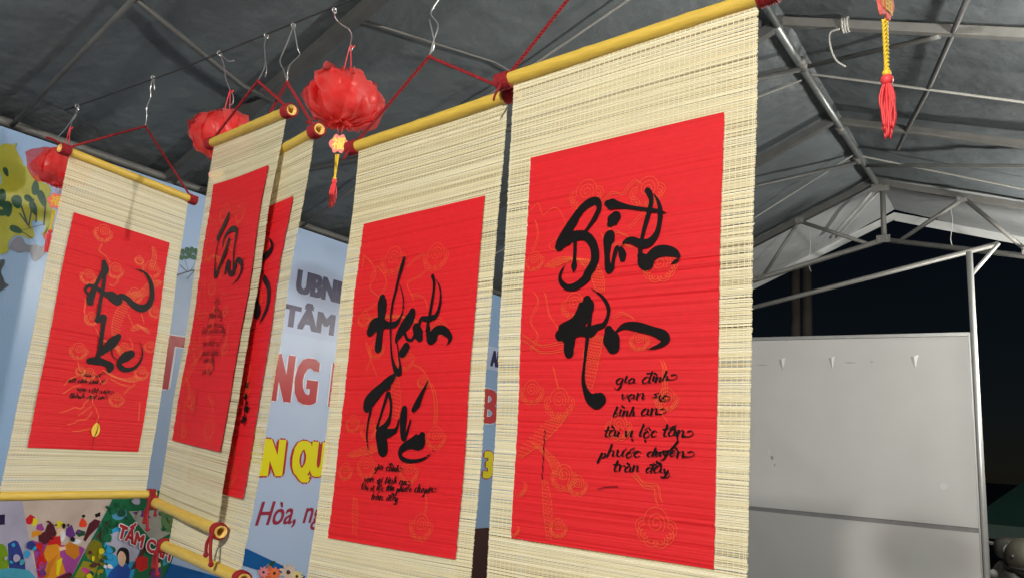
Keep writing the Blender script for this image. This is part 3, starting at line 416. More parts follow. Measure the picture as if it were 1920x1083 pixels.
PICTURES = (
    ('cover_picture', 'p_lav', ((1.591, 1.197), (1.998, 1.194), (1.855, 0.829), (1.722, 0.841), (1.676, 0.955))),
    ('cover_picture', 'p_pur', ((1.668, 1.0), (1.716, 0.982), (1.88, 0.961), (1.899, 0.948), (1.855, 0.829), (1.722, 0.841), (1.69, 0.939))),
    ('cover_picture', 'p_grey', ((1.46, 1.198), (1.591, 1.197), (1.676, 0.955), (1.722, 0.841), (1.521, 0.86))),
    ('cover_picture', 'p_dkblue', ((1.58, 0.99), (1.618, 0.995), (1.666, 0.889), (1.645, 0.869), (1.614, 0.861))),
    ('cover_picture', 'p_lime', ((1.53, 0.997), (1.575, 0.98), (1.597, 0.917), (1.595, 0.888), (1.549, 0.892))),
    ('cover_picture', 'p_teal', ((1.549, 0.892), (1.612, 0.894), (1.679, 0.881), (1.719, 0.842), (1.556, 0.857))),
    ('cover_picture', 'p_navy', ((1.511, 1.103), (1.549, 1.105), (1.556, 1.065), (1.518, 1.064))),
    ('cover_picture', 'p_maroon', ((1.721, 1.058), (1.744, 1.061), (1.766, 1.021), (1.757, 0.987), (1.724, 0.978), (1.699, 0.991), (1.691, 1.018), (1.715, 1.031))),
    ('cover_picture', 'p_purple2', ((1.802, 1.039), (1.823, 1.054), (1.848, 1.006), (1.825, 0.999), (1.803, 1.012))),
    ('cover_picture', 'p_pur', ((1.68, 1.06), (1.698, 1.064), (1.713, 1.039), (1.703, 1.032), (1.679, 1.041))),
    ('cover_picture', 'p_orange', ((1.666, 1.034), (1.699, 1.036), (1.705, 1.021), (1.677, 1.011), (1.667, 1.008))),
    ('cover_picture', 'p_red', ((1.631, 1.084), (1.646, 1.102), (1.667, 1.09), (1.666, 1.075), (1.654, 1.061), (1.638, 1.065))),
    ('cover_picture', 'p_yellow', ((1.66, 1.087), (1.679, 1.082), (1.68, 1.06), (1.662, 1.053))),
    ('cover_picture', 'p_red', ((1.72, 0.937), (1.746, 1.007), (1.788, 1.009), (1.792, 0.966), (1.746, 0.92), (1.726, 0.841), (1.704, 0.904))),
    ('cover_picture', 'p_orange', ((1.739, 0.84), (1.749, 0.905), (1.726, 0.936), (1.733, 0.974), (1.774, 0.977), (1.792, 0.966), (1.794, 0.932), (1.811, 0.9), (1.832, 0.858), (1.784, 0.836))),
    ('cover_picture', 'p_orange2', ((1.803, 0.965), (1.826, 0.983), (1.869, 0.963), (1.878, 0.926), (1.859, 0.907), (1.82, 0.935))),
    ('cover_picture', 'p_orange2', ((1.751, 0.904), (1.782, 0.932), (1.781, 0.917), (1.768, 0.88), (1.761, 0.838), (1.749, 0.839))),
    ('cover_picture', 'p_skin', ((1.784, 0.963), (1.811, 0.965), (1.817, 0.953), (1.791, 0.947))),
    ('cover_picture', 'p_yellow', ((1.786, 0.909), (1.808, 0.919), (1.806, 0.885), (1.805, 0.847), (1.794, 0.852))),
    ('cover_picture', 'p_yellow', ((1.75, 1.057), (1.764, 1.075), (1.791, 1.059), (1.781, 1.048), (1.763, 1.041))),
    ('cover_picture', 'p_skin', ((1.763, 1.037), (1.781, 1.048), (1.798, 1.039), (1.786, 1.02), (1.772, 1.01))),
    ('cover_picture', 'p_white', ((1.781, 1.028), (1.796, 1.031), (1.804, 1.008), (1.796, 0.985), (1.787, 0.993))),
    ('cover_picture', 'p_dkgreen', ((1.842, 1.018), (1.855, 1.033), (1.885, 1.023), (1.888, 1.007), (1.861, 1.001))),
    ('cover_picture', 'p_white', ((1.836, 0.983), (1.854, 0.993), (1.876, 0.984), (1.866, 0.973), (1.845, 0.974))),
    ('cover_picture', 'p_red2', ((1.854, 1.064), (1.863, 1.08), (1.883, 1.063), (1.886, 1.043), (1.857, 1.044))),
    ('cover_picture', 'p_black', ((1.857, 1.09), (1.869, 1.095), (1.876, 1.087), (1.867, 1.079))),
    ('cover_picture', 'p_maroon', ((1.896, 1.055), (1.918, 1.074), (1.945, 1.065), (1.941, 1.041), (1.909, 1.006), (1.893, 0.979), (1.883, 0.988))),
    ('cover_picture', 'p_black', ((1.915, 1.094), (1.938, 1.103), (1.941, 1.085), (1.921, 1.08))),
    ('cover_picture', 'p_maroon', ((1.784, 0.836), (1.85, 0.858), (1.879, 0.827))),
    ('cover_picture', 'p_green', ((1.998, 1.194), (2.312, 1.192), (2.332, 0.893), (2.306, 0.786), (1.855, 0.829), (1.9, 0.94), (1.944, 1.045))),
    ('cover_picture', 'p_sky', ((1.976, 1.011), (2.035, 1.041), (2.157, 0.964), (2.139, 0.802), (2.018, 0.813), (1.983, 0.918))),
    ('cover_picture', 'p_white2', ((1.973, 0.999), (2.035, 1.016), (2.158, 0.96), (2.144, 0.882), (2.099, 0.877), (2.006, 0.933))),
    ('cover_picture', 'p_pale', ((2.07, 1.102), (2.237, 1.105), (2.295, 0.995), (2.215, 0.957), (2.109, 1.059))),
    ('cover_picture', 'p_purple2', ((2.088, 1.097), (2.143, 1.104), (2.186, 1.068), (2.119, 1.079))),
    ('cover_picture', 'p_ltblue', ((1.99, 1.1), (2.023, 1.113), (2.055, 1.106), (2.06, 1.081), (2.031, 1.066), (1.999, 1.075))),
    ('cover_picture', 'p_olive', ((1.911, 0.971), (1.929, 0.989), (1.965, 0.971), (2.0, 0.869), (1.969, 0.879), (1.918, 0.907), (1.901, 0.932))),
    ('cover_picture', 'p_olive2', ((1.899, 0.901), (1.969, 0.879), (1.957, 0.825), (1.87, 0.833))),
    ('cover_picture', 'p_pink', ((1.896, 0.87), (1.916, 0.87), (1.945, 0.85), (1.934, 0.839), (1.902, 0.857))),
    ('cover_picture', 'p_brown', ((1.936, 0.997), (1.972, 1.056), (1.982, 1.047), (1.955, 0.984))),
    ('cover_picture', 'p_brown', ((2.173, 0.955), (2.192, 0.949), (2.154, 0.848), (2.119, 0.843))),
    ('cover_picture', 'p_brown', ((2.248, 0.929), (2.286, 0.931), (2.248, 0.815), (2.211, 0.81))),
    ('cover_picture', 'p_ltgreen', ((2.24, 1.092), (2.302, 1.104), (2.322, 1.072), (2.318, 1.007), (2.264, 1.005), (2.237, 1.049))),
    ('cover_picture', 'p_blue', ((2.014, 0.814), (2.026, 0.843), (2.056, 0.872), (2.101, 0.869), (2.123, 0.842), (2.121, 0.804))),
    ('cover_picture', 'p_black', ((2.043, 0.922), (2.053, 0.942), (2.074, 0.944), (2.1, 0.926), (2.11, 0.868), (2.09, 0.878), (2.051, 0.901))),
    ('cover_picture', 'p_skin', ((2.049, 0.909), (2.059, 0.929), (2.079, 0.92), (2.092, 0.894), (2.084, 0.862), (2.065, 0.872))),
    ('cover_picture', 'p_red', ((2.137, 0.891), (2.168, 0.901), (2.198, 0.89), (2.205, 0.844), (2.171, 0.83), (2.149, 0.853))),
    ('cover_picture', 'p_purple2', ((2.227, 0.825), (2.253, 0.844), (2.273, 0.838), (2.281, 0.789), (2.228, 0.794))),
    ('cover_picture', 'p_skin', ((2.245, 0.861), (2.264, 0.864), (2.271, 0.847), (2.253, 0.84))),
    ('cover_picture', 'p_teal', ((2.272, 0.898), (2.325, 0.907), (2.318, 0.86), (2.281, 0.846))),
    ('painted_tree', 'p_treey', ((1.22, 2.565), (1.298, 2.591), (1.32, 2.603), (1.354, 2.517), (1.393, 2.51), (1.424, 2.478), (1.493, 2.451), (1.522, 2.289), (1.48, 2.236), (1.419, 2.226), (1.392, 2.206), (1.343, 2.146), (1.298, 2.135))),
    ('painted_tree', 'p_treed', ((1.375, 2.168), (1.409, 2.21), (1.448, 2.2), (1.514, 2.224), (1.522, 2.177), (1.489, 2.148), (1.448, 2.166), (1.414, 2.15))),
    ('painted_tree', 'p_skyb', ((1.437, 2.266), (1.456, 2.299), (1.492, 2.274), (1.491, 2.211), (1.466, 2.205))),
    ('painted_tree', 'p_skyb', ((1.275, 2.455), (1.297, 2.463), (1.307, 2.439), (1.292, 2.424), (1.28, 2.43))),
    ('painted_tree', 'p_trunk', ((1.33, 2.117), (1.356, 2.103), (1.38, 2.056), (1.379, 2.009), (1.355, 1.984))),
    ('painted_leaf', 'p_leaf', ((1.421, 2.477), (1.427, 2.474), (1.434, 2.463), (1.44, 2.446), (1.441, 2.429), (1.437, 2.416), (1.429, 2.409), (1.419, 2.412), (1.413, 2.423), (1.41, 2.439), (1.412, 2.457), (1.416, 2.471))),
    ('painted_leaf', 'p_leaf', ((1.479, 2.371), (1.472, 2.372), (1.46, 2.38), (1.447, 2.395), (1.437, 2.411), (1.434, 2.427), (1.439, 2.438), (1.45, 2.439), (1.462, 2.431), (1.472, 2.415), (1.479, 2.395), (1.481, 2.38))),
    ('painted_leaf', 'p_leaf', ((1.428, 2.381), (1.423, 2.377), (1.414, 2.375), (1.403, 2.376), (1.394, 2.38), (1.389, 2.388), (1.389, 2.396), (1.394, 2.403), (1.403, 2.405), (1.413, 2.402), (1.422, 2.395), (1.427, 2.387))),
    ('painted_leaf', 'p_leaf', ((1.379, 2.336), (1.37, 2.335), (1.359, 2.34), (1.349, 2.351), (1.343, 2.364), (1.345, 2.378), (1.355, 2.388), (1.367, 2.392), (1.378, 2.387), (1.385, 2.374), (1.386, 2.358), (1.384, 2.344))),
    ('painted_leaf', 'p_leaf', ((1.45, 2.326), (1.443, 2.326), (1.433, 2.334), (1.422, 2.346), (1.414, 2.36), (1.412, 2.374), (1.416, 2.383), (1.425, 2.385), (1.436, 2.378), (1.445, 2.364), (1.45, 2.347), (1.452, 2.333))),
    ('painted_leaf', 'p_leaf', ((1.32, 2.345), (1.314, 2.346), (1.307, 2.354), (1.299, 2.366), (1.295, 2.38), (1.295, 2.392), (1.301, 2.399), (1.31, 2.399), (1.317, 2.392), (1.322, 2.378), (1.324, 2.363), (1.323, 2.351))),
    ('painted_leaf', 'p_leaf', ((1.346, 2.29), (1.338, 2.292), (1.328, 2.301), (1.32, 2.316), (1.316, 2.332), (1.32, 2.347), (1.329, 2.355), (1.341, 2.355), (1.351, 2.346), (1.355, 2.33), (1.355, 2.311), (1.352, 2.297))),
    ('painted_leaf', 'p_leaf', ((1.41, 2.243), (1.406, 2.238), (1.395, 2.234), (1.382, 2.233), (1.369, 2.236), (1.36, 2.243), (1.358, 2.252), (1.363, 2.261), (1.374, 2.264), (1.387, 2.262), (1.399, 2.256), (1.408, 2.249))),
    ('painted_leaf', 'p_leaf', ((1.335, 2.297), (1.332, 2.292), (1.325, 2.289), (1.316, 2.287), (1.307, 2.289), (1.302, 2.295), (1.301, 2.303), (1.305, 2.31), (1.312, 2.314), (1.32, 2.313), (1.328, 2.308), (1.333, 2.303))),
    ('painted_leaf', 'p_leaf', ((1.315, 2.455), (1.31, 2.455), (1.304, 2.459), (1.297, 2.466), (1.292, 2.474), (1.291, 2.483), (1.294, 2.489), (1.3, 2.491), (1.307, 2.487), (1.312, 2.479), (1.315, 2.469), (1.316, 2.46))),
    ('painted_leaf', 'p_leaf', ((1.326, 2.326), (1.32, 2.323), (1.312, 2.324), (1.304, 2.327), (1.298, 2.334), (1.297, 2.344), (1.302, 2.353), (1.309, 2.358), (1.317, 2.357), (1.324, 2.351), (1.327, 2.341), (1.328, 2.332))),
    ('painted_twig', 'p_twig', ((1.38, 2.352), (1.387, 2.355), (1.425, 2.283), (1.418, 2.281))),
    ('painted_twig', 'p_twig', ((1.38, 2.318), (1.387, 2.32), (1.44, 2.267), (1.433, 2.265))),
    ('painted_twig', 'p_twig', ((1.423, 2.393), (1.429, 2.395), (1.431, 2.278), (1.425, 2.276))),
    ('painted_twig', 'p_twig', ((1.443, 2.351), (1.449, 2.352), (1.456, 2.299), (1.45, 2.297))),
    ('painted_twig', 'p_twig', ((1.474, 2.374), (1.48, 2.376), (1.489, 2.294), (1.482, 2.292))),
    ('painted_twig', 'p_twig', ((1.48, 2.298), (1.489, 2.301), (1.412, 2.252), (1.404, 2.25))),
    ('painted_twig', 'p_twig', ((1.406, 2.243), (1.413, 2.245), (1.453, 2.229), (1.446, 2.227))),
    ('painted_blossom', 'p_red', ((1.527, 2.249), (1.524, 2.243), (1.517, 2.237), (1.508, 2.234), (1.499, 2.235), (1.493, 2.241), (1.492, 2.252), (1.495, 2.261), (1.502, 2.267), (1.511, 2.267), (1.519, 2.262), (1.525, 2.256))),
    ('painted_leaf', 'p_leaf2', ((2.143, 2.321), (2.138, 2.321), (2.131, 2.325), (2.125, 2.331), (2.121, 2.339), (2.122, 2.347), (2.128, 2.352), (2.135, 2.354), (2.142, 2.35), (2.146, 2.342), (2.147, 2.333), (2.146, 2.325))),
    ('painted_leaf', 'p_leaf2', ((2.163, 2.326), (2.158, 2.328), (2.152, 2.334), (2.147, 2.343), (2.145, 2.354), (2.147, 2.363), (2.153, 2.368), (2.161, 2.367), (2.167, 2.361), (2.169, 2.351), (2.169, 2.339), (2.167, 2.331))),
    ('painted_leaf', 'p_leaf2', ((2.182, 2.337), (2.177, 2.339), (2.173, 2.346), (2.17, 2.356), (2.17, 2.366), (2.174, 2.374), (2.181, 2.377), (2.188, 2.375), (2.192, 2.369), (2.193, 2.359), (2.19, 2.348), (2.186, 2.341))),
    ('painted_leaf', 'p_leaf2', ((2.214, 2.336), (2.208, 2.337), (2.202, 2.342), (2.196, 2.35), (2.193, 2.359), (2.194, 2.367), (2.2, 2.373), (2.208, 2.373), (2.214, 2.368), (2.218, 2.359), (2.219, 2.349), (2.217, 2.34))),
    ('painted_leaf', 'p_leaf2', ((2.142, 2.297), (2.137, 2.296), (2.131, 2.298), (2.123, 2.302), (2.118, 2.307), (2.116, 2.314), (2.119, 2.319), (2.125, 2.322), (2.132, 2.32), (2.138, 2.315), (2.141, 2.308), (2.143, 2.301))),
    ('painted_leaf', 'p_leaf2', ((2.22, 2.321), (2.216, 2.318), (2.208, 2.315), (2.197, 2.315), (2.188, 2.317), (2.183, 2.323), (2.183, 2.33), (2.188, 2.336), (2.196, 2.338), (2.205, 2.336), (2.214, 2.331), (2.219, 2.326))),
    ('painted_leaf', 'p_leaf2', ((2.173, 2.315), (2.17, 2.311), (2.163, 2.308), (2.153, 2.305), (2.144, 2.305), (2.137, 2.308), (2.135, 2.313), (2.138, 2.319), (2.145, 2.322), (2.154, 2.323), (2.164, 2.321), (2.171, 2.318))),
    ('painted_leaf', 'p_leaf2', ((2.191, 2.319), (2.187, 2.317), (2.178, 2.317), (2.169, 2.319), (2.162, 2.324), (2.159, 2.331), (2.161, 2.338), (2.167, 2.342), (2.175, 2.342), (2.183, 2.338), (2.189, 2.331), (2.192, 2.324))),
    ('painted_twig', 'p_twig', ((2.117, 2.219), (2.202, 2.265), (2.203, 2.258), (2.118, 2.212))),
    ('painted_twig', 'p_twig', ((2.202, 2.261), (2.234, 2.282), (2.235, 2.275), (2.203, 2.254))),
    ('painted_twig', 'p_twig', ((2.131, 2.275), (2.175, 2.249), (2.175, 2.244), (2.132, 2.27))),
    ('painted_twig', 'p_twig', ((2.156, 2.304), (2.179, 2.254), (2.179, 2.249), (2.156, 2.298))),
    ('painted_twig', 'p_twig', ((2.21, 2.307), (2.193, 2.258), (2.194, 2.252), (2.21, 2.302))),
    ('painted_twig', 'p_twig', ((2.18, 2.214), (2.212, 2.262), (2.213, 2.257), (2.181, 2.209))),
    ('printed_band', 'p_band', ((2.605, 0.942), (2.752, 0.893), (3.17, 0.719), (3.154, 0.701), (2.854, 0.777), (2.748, 0.81), (2.342, 0.925), (2.305, 0.976))),
    ('printed_band', 'p_band', ((2.319, 0.856), (2.834, 0.696), (2.857, 0.553), (2.312, 0.75), (2.291, 0.788))),
    ('printed_block', 'p_brownblk', ((4.55, 0.905), (5.35, 0.905), (5.35, 0.1), (4.55, 0.1))),
    ('painted_flower', 'p_fl1', ((2.973, 0.748), (2.97, 0.744), (2.959, 0.742), (2.944, 0.741), (2.929, 0.742), (2.917, 0.747), (2.912, 0.754), (2.915, 0.759), (2.926, 0.762), (2.941, 0.761), (2.957, 0.757), (2.968, 0.753))),
    ('painted_flower', 'p_fl1', ((2.963, 0.718), (2.957, 0.717), (2.945, 0.721), (2.93, 0.728), (2.917, 0.737), (2.911, 0.746), (2.912, 0.752), (2.92, 0.754), (2.932, 0.751), (2.945, 0.742), (2.956, 0.732), (2.962, 0.723))),
    ('painted_flower', 'p_fl1', ((2.928, 0.705), (2.922, 0.708), (2.914, 0.716), (2.906, 0.728), (2.902, 0.739), (2.904, 0.748), (2.91, 0.752), (2.919, 0.749), (2.927, 0.74), (2.932, 0.729), (2.933, 0.717), (2.932, 0.708))),
    ('painted_flower', 'p_fl1', ((2.885, 0.715), (2.881, 0.72), (2.881, 0.729), (2.884, 0.739), (2.89, 0.749), (2.899, 0.753), (2.908, 0.752), (2.914, 0.746), (2.914, 0.737), (2.909, 0.727), (2.9, 0.719), (2.891, 0.715))),
    ('painted_flower', 'p_fl1', ((2.853, 0.743), (2.855, 0.747), (2.862, 0.753), (2.874, 0.758), (2.887, 0.76), (2.899, 0.759), (2.907, 0.753), (2.907, 0.747), (2.899, 0.741), (2.886, 0.738), (2.871, 0.738), (2.859, 0.739))),
    ('painted_flower', 'p_fl1', ((2.848, 0.776), (2.853, 0.778), (2.865, 0.777), (2.88, 0.774), (2.895, 0.769), (2.904, 0.762), (2.906, 0.755), (2.901, 0.751), (2.889, 0.751), (2.874, 0.756), (2.86, 0.764), (2.851, 0.771))),
    ('painted_flower', 'p_fl1', ((2.871, 0.799), (2.878, 0.797), (2.888, 0.791), (2.9, 0.781), (2.909, 0.771), (2.912, 0.761), (2.907, 0.756), (2.899, 0.756), (2.888, 0.763), (2.879, 0.773), (2.872, 0.785), (2.87, 0.794))),
    ('painted_flower', 'p_fl1', ((2.913, 0.801), (2.918, 0.797), (2.922, 0.788), (2.924, 0.776), (2.923, 0.764), (2.918, 0.757), (2.909, 0.756), (2.902, 0.761), (2.897, 0.77), (2.898, 0.781), (2.902, 0.792), (2.907, 0.799))),
    ('painted_flower', 'p_fl1', ((2.953, 0.781), (2.954, 0.776), (2.95, 0.768), (2.942, 0.759), (2.931, 0.753), (2.92, 0.752), (2.911, 0.755), (2.908, 0.762), (2.912, 0.77), (2.922, 0.777), (2.935, 0.781), (2.946, 0.783))),
    ('painted_flower', 'p_red2', ((2.924, 0.752), (2.923, 0.748), (2.918, 0.744), (2.911, 0.742), (2.904, 0.743), (2.897, 0.748), (2.894, 0.755), (2.895, 0.762), (2.9, 0.766), (2.907, 0.765), (2.915, 0.762), (2.922, 0.757))),
    ('painted_flower', 'p_fl2', ((2.993, 0.752), (2.991, 0.749), (2.983, 0.747), (2.972, 0.746), (2.962, 0.748), (2.953, 0.751), (2.95, 0.756), (2.952, 0.76), (2.959, 0.762), (2.97, 0.761), (2.981, 0.758), (2.99, 0.755))),
    ('painted_flower', 'p_fl2', ((2.986, 0.73), (2.981, 0.73), (2.973, 0.733), (2.962, 0.738), (2.953, 0.744), (2.949, 0.75), (2.949, 0.755), (2.955, 0.756), (2.964, 0.753), (2.973, 0.748), (2.981, 0.74), (2.985, 0.734))),
    ('painted_flower', 'p_fl2', ((2.961, 0.721), (2.956, 0.723), (2.951, 0.729), (2.945, 0.737), (2.942, 0.745), (2.943, 0.752), (2.948, 0.754), (2.955, 0.752), (2.96, 0.746), (2.964, 0.738), (2.965, 0.73), (2.964, 0.723))),
    ('painted_flower', 'p_fl2', ((2.93, 0.728), (2.928, 0.731), (2.927, 0.738), (2.93, 0.746), (2.934, 0.752), (2.94, 0.755), (2.947, 0.754), (2.951, 0.75), (2.951, 0.744), (2.947, 0.737), (2.941, 0.731), (2.934, 0.728))),
    ('painted_flower', 'p_fl2', ((2.907, 0.748), (2.908, 0.751), (2.914, 0.755), (2.922, 0.759), (2.932, 0.76), (2.94, 0.759), (2.946, 0.755), (2.946, 0.751), (2.94, 0.747), (2.931, 0.745), (2.92, 0.744), (2.912, 0.746))),
    ('painted_flower', 'p_fl2', ((2.904, 0.771), (2.907, 0.773), (2.916, 0.773), (2.927, 0.77), (2.937, 0.767), (2.944, 0.762), (2.945, 0.757), (2.941, 0.754), (2.933, 0.754), (2.922, 0.757), (2.912, 0.763), (2.906, 0.768))),
    ('painted_flower', 'p_fl2', ((2.92, 0.788), (2.925, 0.787), (2.933, 0.782), (2.941, 0.775), (2.947, 0.768), (2.949, 0.761), (2.946, 0.757), (2.94, 0.758), (2.932, 0.762), (2.926, 0.77), (2.921, 0.778), (2.919, 0.785))),
    ('painted_flower', 'p_fl2', ((2.95, 0.789), (2.954, 0.786), (2.957, 0.78), (2.958, 0.771), (2.958, 0.763), (2.954, 0.758), (2.948, 0.757), (2.942, 0.761), (2.939, 0.767), (2.939, 0.775), (2.942, 0.783), (2.946, 0.788))),
    ('painted_flower', 'p_fl2', ((2.979, 0.775), (2.98, 0.771), (2.977, 0.766), (2.971, 0.76), (2.963, 0.755), (2.955, 0.754), (2.949, 0.757), (2.947, 0.762), (2.95, 0.767), (2.957, 0.772), (2.966, 0.775), (2.974, 0.776))),
    ('painted_flower', 'p_brown', ((2.958, 0.755), (2.957, 0.752), (2.954, 0.749), (2.949, 0.748), (2.943, 0.748), (2.939, 0.752), (2.937, 0.757), (2.937, 0.762), (2.941, 0.764), (2.946, 0.764), (2.952, 0.762), (2.956, 0.758))),
    ('painted_flower', 'p_fl3', ((2.913, 0.764), (2.911, 0.762), (2.904, 0.76), (2.895, 0.759), (2.885, 0.76), (2.878, 0.763), (2.874, 0.768), (2.876, 0.771), (2.883, 0.773), (2.893, 0.773), (2.903, 0.77), (2.91, 0.767))),
    ('painted_flower', 'p_fl3', ((2.907, 0.745), (2.903, 0.745), (2.895, 0.747), (2.886, 0.751), (2.878, 0.757), (2.873, 0.763), (2.874, 0.767), (2.879, 0.768), (2.887, 0.766), (2.895, 0.76), (2.902, 0.754), (2.906, 0.748))),
    ('painted_flower', 'p_fl3', ((2.884, 0.736), (2.88, 0.738), (2.875, 0.744), (2.871, 0.751), (2.868, 0.758), (2.869, 0.764), (2.873, 0.766), (2.879, 0.765), (2.884, 0.759), (2.887, 0.752), (2.888, 0.744), (2.887, 0.739))),
    ('painted_flower', 'p_fl3', ((2.857, 0.743), (2.855, 0.746), (2.855, 0.752), (2.856, 0.759), (2.86, 0.764), (2.866, 0.767), (2.872, 0.767), (2.876, 0.763), (2.876, 0.757), (2.872, 0.751), (2.866, 0.746), (2.861, 0.743))),
    ('painted_flower', 'p_fl3', ((2.837, 0.76), (2.837, 0.763), (2.842, 0.767), (2.85, 0.77), (2.858, 0.772), (2.866, 0.771), (2.871, 0.767), (2.871, 0.763), (2.866, 0.759), (2.858, 0.758), (2.848, 0.757), (2.84, 0.758))),
    ('painted_flower', 'p_fl3', ((2.833, 0.782), (2.837, 0.783), (2.844, 0.783), (2.854, 0.781), (2.863, 0.778), (2.869, 0.773), (2.871, 0.768), (2.867, 0.766), (2.859, 0.766), (2.85, 0.769), (2.841, 0.774), (2.835, 0.779))),
    ('painted_flower', 'p_fl3', ((2.848, 0.797), (2.852, 0.796), (2.859, 0.792), (2.867, 0.786), (2.872, 0.779), (2.874, 0.773), (2.871, 0.769), (2.866, 0.769), (2.859, 0.773), (2.853, 0.78), (2.849, 0.788), (2.847, 0.794))),
    ('painted_flower', 'p_fl3', ((2.875, 0.798), (2.878, 0.795), (2.881, 0.789), (2.882, 0.782), (2.881, 0.775), (2.878, 0.77), (2.873, 0.769), (2.868, 0.772), (2.865, 0.778), (2.865, 0.786), (2.868, 0.792), (2.871, 0.797))),
    ('painted_flower', 'p_fl3', ((2.9, 0.785), (2.901, 0.782), (2.898, 0.777), (2.893, 0.771), (2.886, 0.767), (2.879, 0.766), (2.874, 0.769), (2.872, 0.773), (2.874, 0.778), (2.881, 0.782), (2.889, 0.785), (2.896, 0.786))),
    ('painted_flower', 'p_brown', ((2.882, 0.767), (2.881, 0.764), (2.878, 0.762), (2.874, 0.76), (2.869, 0.761), (2.865, 0.764), (2.863, 0.769), (2.864, 0.773), (2.867, 0.775), (2.871, 0.775), (2.876, 0.773), (2.88, 0.77))),
    ('painted_flower', 'p_fl4', ((3.109, 0.747), (3.105, 0.743), (3.094, 0.741), (3.078, 0.739), (3.062, 0.741), (3.05, 0.746), (3.045, 0.753), (3.048, 0.759), (3.059, 0.762), (3.075, 0.76), (3.091, 0.757), (3.104, 0.752))),
    ('painted_flower', 'p_fl4', ((3.098, 0.716), (3.091, 0.716), (3.078, 0.719), (3.063, 0.727), (3.05, 0.735), (3.043, 0.745), (3.044, 0.751), (3.052, 0.753), (3.065, 0.75), (3.079, 0.741), (3.09, 0.73), (3.097, 0.721))),
    ('painted_flower', 'p_fl4', ((3.061, 0.703), (3.054, 0.706), (3.046, 0.714), (3.038, 0.726), (3.034, 0.738), (3.035, 0.747), (3.042, 0.751), (3.052, 0.748), (3.06, 0.739), (3.065, 0.727), (3.066, 0.715), (3.065, 0.706))),
    ('painted_flower', 'p_fl4', ((3.015, 0.713), (3.012, 0.718), (3.012, 0.727), (3.015, 0.738), (3.022, 0.748), (3.031, 0.752), (3.04, 0.751), (3.046, 0.745), (3.046, 0.735), (3.04, 0.726), (3.031, 0.718), (3.022, 0.713))),
    ('painted_flower', 'p_fl4', ((2.983, 0.742), (2.984, 0.746), (2.992, 0.752), (3.004, 0.757), (3.018, 0.76), (3.031, 0.758), (3.039, 0.752), (3.039, 0.745), (3.031, 0.74), (3.017, 0.737), (3.001, 0.737), (2.989, 0.738))),
    ('painted_flower', 'p_fl4', ((2.977, 0.775), (2.983, 0.778), (2.995, 0.777), (3.011, 0.774), (3.026, 0.769), (3.036, 0.761), (3.038, 0.754), (3.032, 0.75), (3.02, 0.75), (3.005, 0.755), (2.99, 0.763), (2.98, 0.77))),
    ('painted_flower', 'p_fl4', ((3.002, 0.799), (3.009, 0.798), (3.02, 0.791), (3.032, 0.781), (3.041, 0.77), (3.044, 0.761), (3.04, 0.755), (3.03, 0.756), (3.019, 0.762), (3.01, 0.773), (3.003, 0.785), (3.0, 0.794))),
    ('painted_flower', 'p_fl4', ((3.045, 0.801), (3.051, 0.797), (3.055, 0.788), (3.058, 0.775), (3.056, 0.764), (3.05, 0.757), (3.042, 0.755), (3.033, 0.76), (3.029, 0.77), (3.03, 0.781), (3.034, 0.792), (3.04, 0.799))),
    ('painted_flower', 'p_fl4', ((3.088, 0.781), (3.089, 0.776), (3.084, 0.767), (3.076, 0.759), (3.065, 0.752), (3.053, 0.751), (3.044, 0.754), (3.04, 0.761), (3.045, 0.769), (3.055, 0.776), (3.069, 0.781), (3.081, 0.783))),
    ('painted_flower', 'p_brown', ((3.057, 0.752), (3.056, 0.747), (3.051, 0.743), (3.043, 0.741), (3.035, 0.742), (3.029, 0.747), (3.026, 0.754), (3.027, 0.761), (3.032, 0.765), (3.04, 0.765), (3.048, 0.761), (3.054, 0.756))),
    ('painted_flower', 'p_fl5', ((3.153, 0.721), (3.151, 0.718), (3.143, 0.716), (3.131, 0.715), (3.12, 0.717), (3.111, 0.72), (3.107, 0.725), (3.11, 0.729), (3.118, 0.731), (3.129, 0.73), (3.141, 0.727), (3.15, 0.724))),
    ('painted_flower', 'p_fl5', ((3.145, 0.699), (3.141, 0.698), (3.132, 0.701), (3.121, 0.706), (3.111, 0.713), (3.106, 0.719), (3.107, 0.724), (3.113, 0.725), (3.122, 0.723), (3.132, 0.716), (3.14, 0.709), (3.145, 0.702))),
    ('painted_flower', 'p_fl5', ((3.119, 0.689), (3.114, 0.691), (3.108, 0.698), (3.103, 0.706), (3.1, 0.715), (3.101, 0.721), (3.106, 0.723), (3.112, 0.721), (3.118, 0.715), (3.122, 0.707), (3.123, 0.698), (3.122, 0.692))),
    ('painted_flower', 'p_fl5', ((3.086, 0.697), (3.084, 0.7), (3.084, 0.707), (3.086, 0.715), (3.091, 0.721), (3.097, 0.725), (3.104, 0.724), (3.109, 0.719), (3.109, 0.713), (3.104, 0.706), (3.097, 0.7), (3.091, 0.697))),
    ('painted_flower', 'p_fl5', ((3.062, 0.717), (3.063, 0.72), (3.069, 0.725), (3.078, 0.728), (3.088, 0.73), (3.098, 0.729), (3.103, 0.725), (3.103, 0.72), (3.097, 0.716), (3.087, 0.714), (3.076, 0.714), (3.067, 0.715))),
    ('painted_flower', 'p_fl5', ((3.059, 0.741), (3.062, 0.743), (3.071, 0.743), (3.083, 0.74), (3.094, 0.736), (3.101, 0.731), (3.103, 0.726), (3.098, 0.723), (3.089, 0.723), (3.078, 0.727), (3.068, 0.732), (3.061, 0.738))),
    ('painted_flower', 'p_fl5', ((3.076, 0.758), (3.081, 0.757), (3.089, 0.752), (3.098, 0.745), (3.105, 0.737), (3.107, 0.731), (3.104, 0.727), (3.097, 0.727), (3.089, 0.732), (3.082, 0.739), (3.077, 0.748), (3.075, 0.755))),
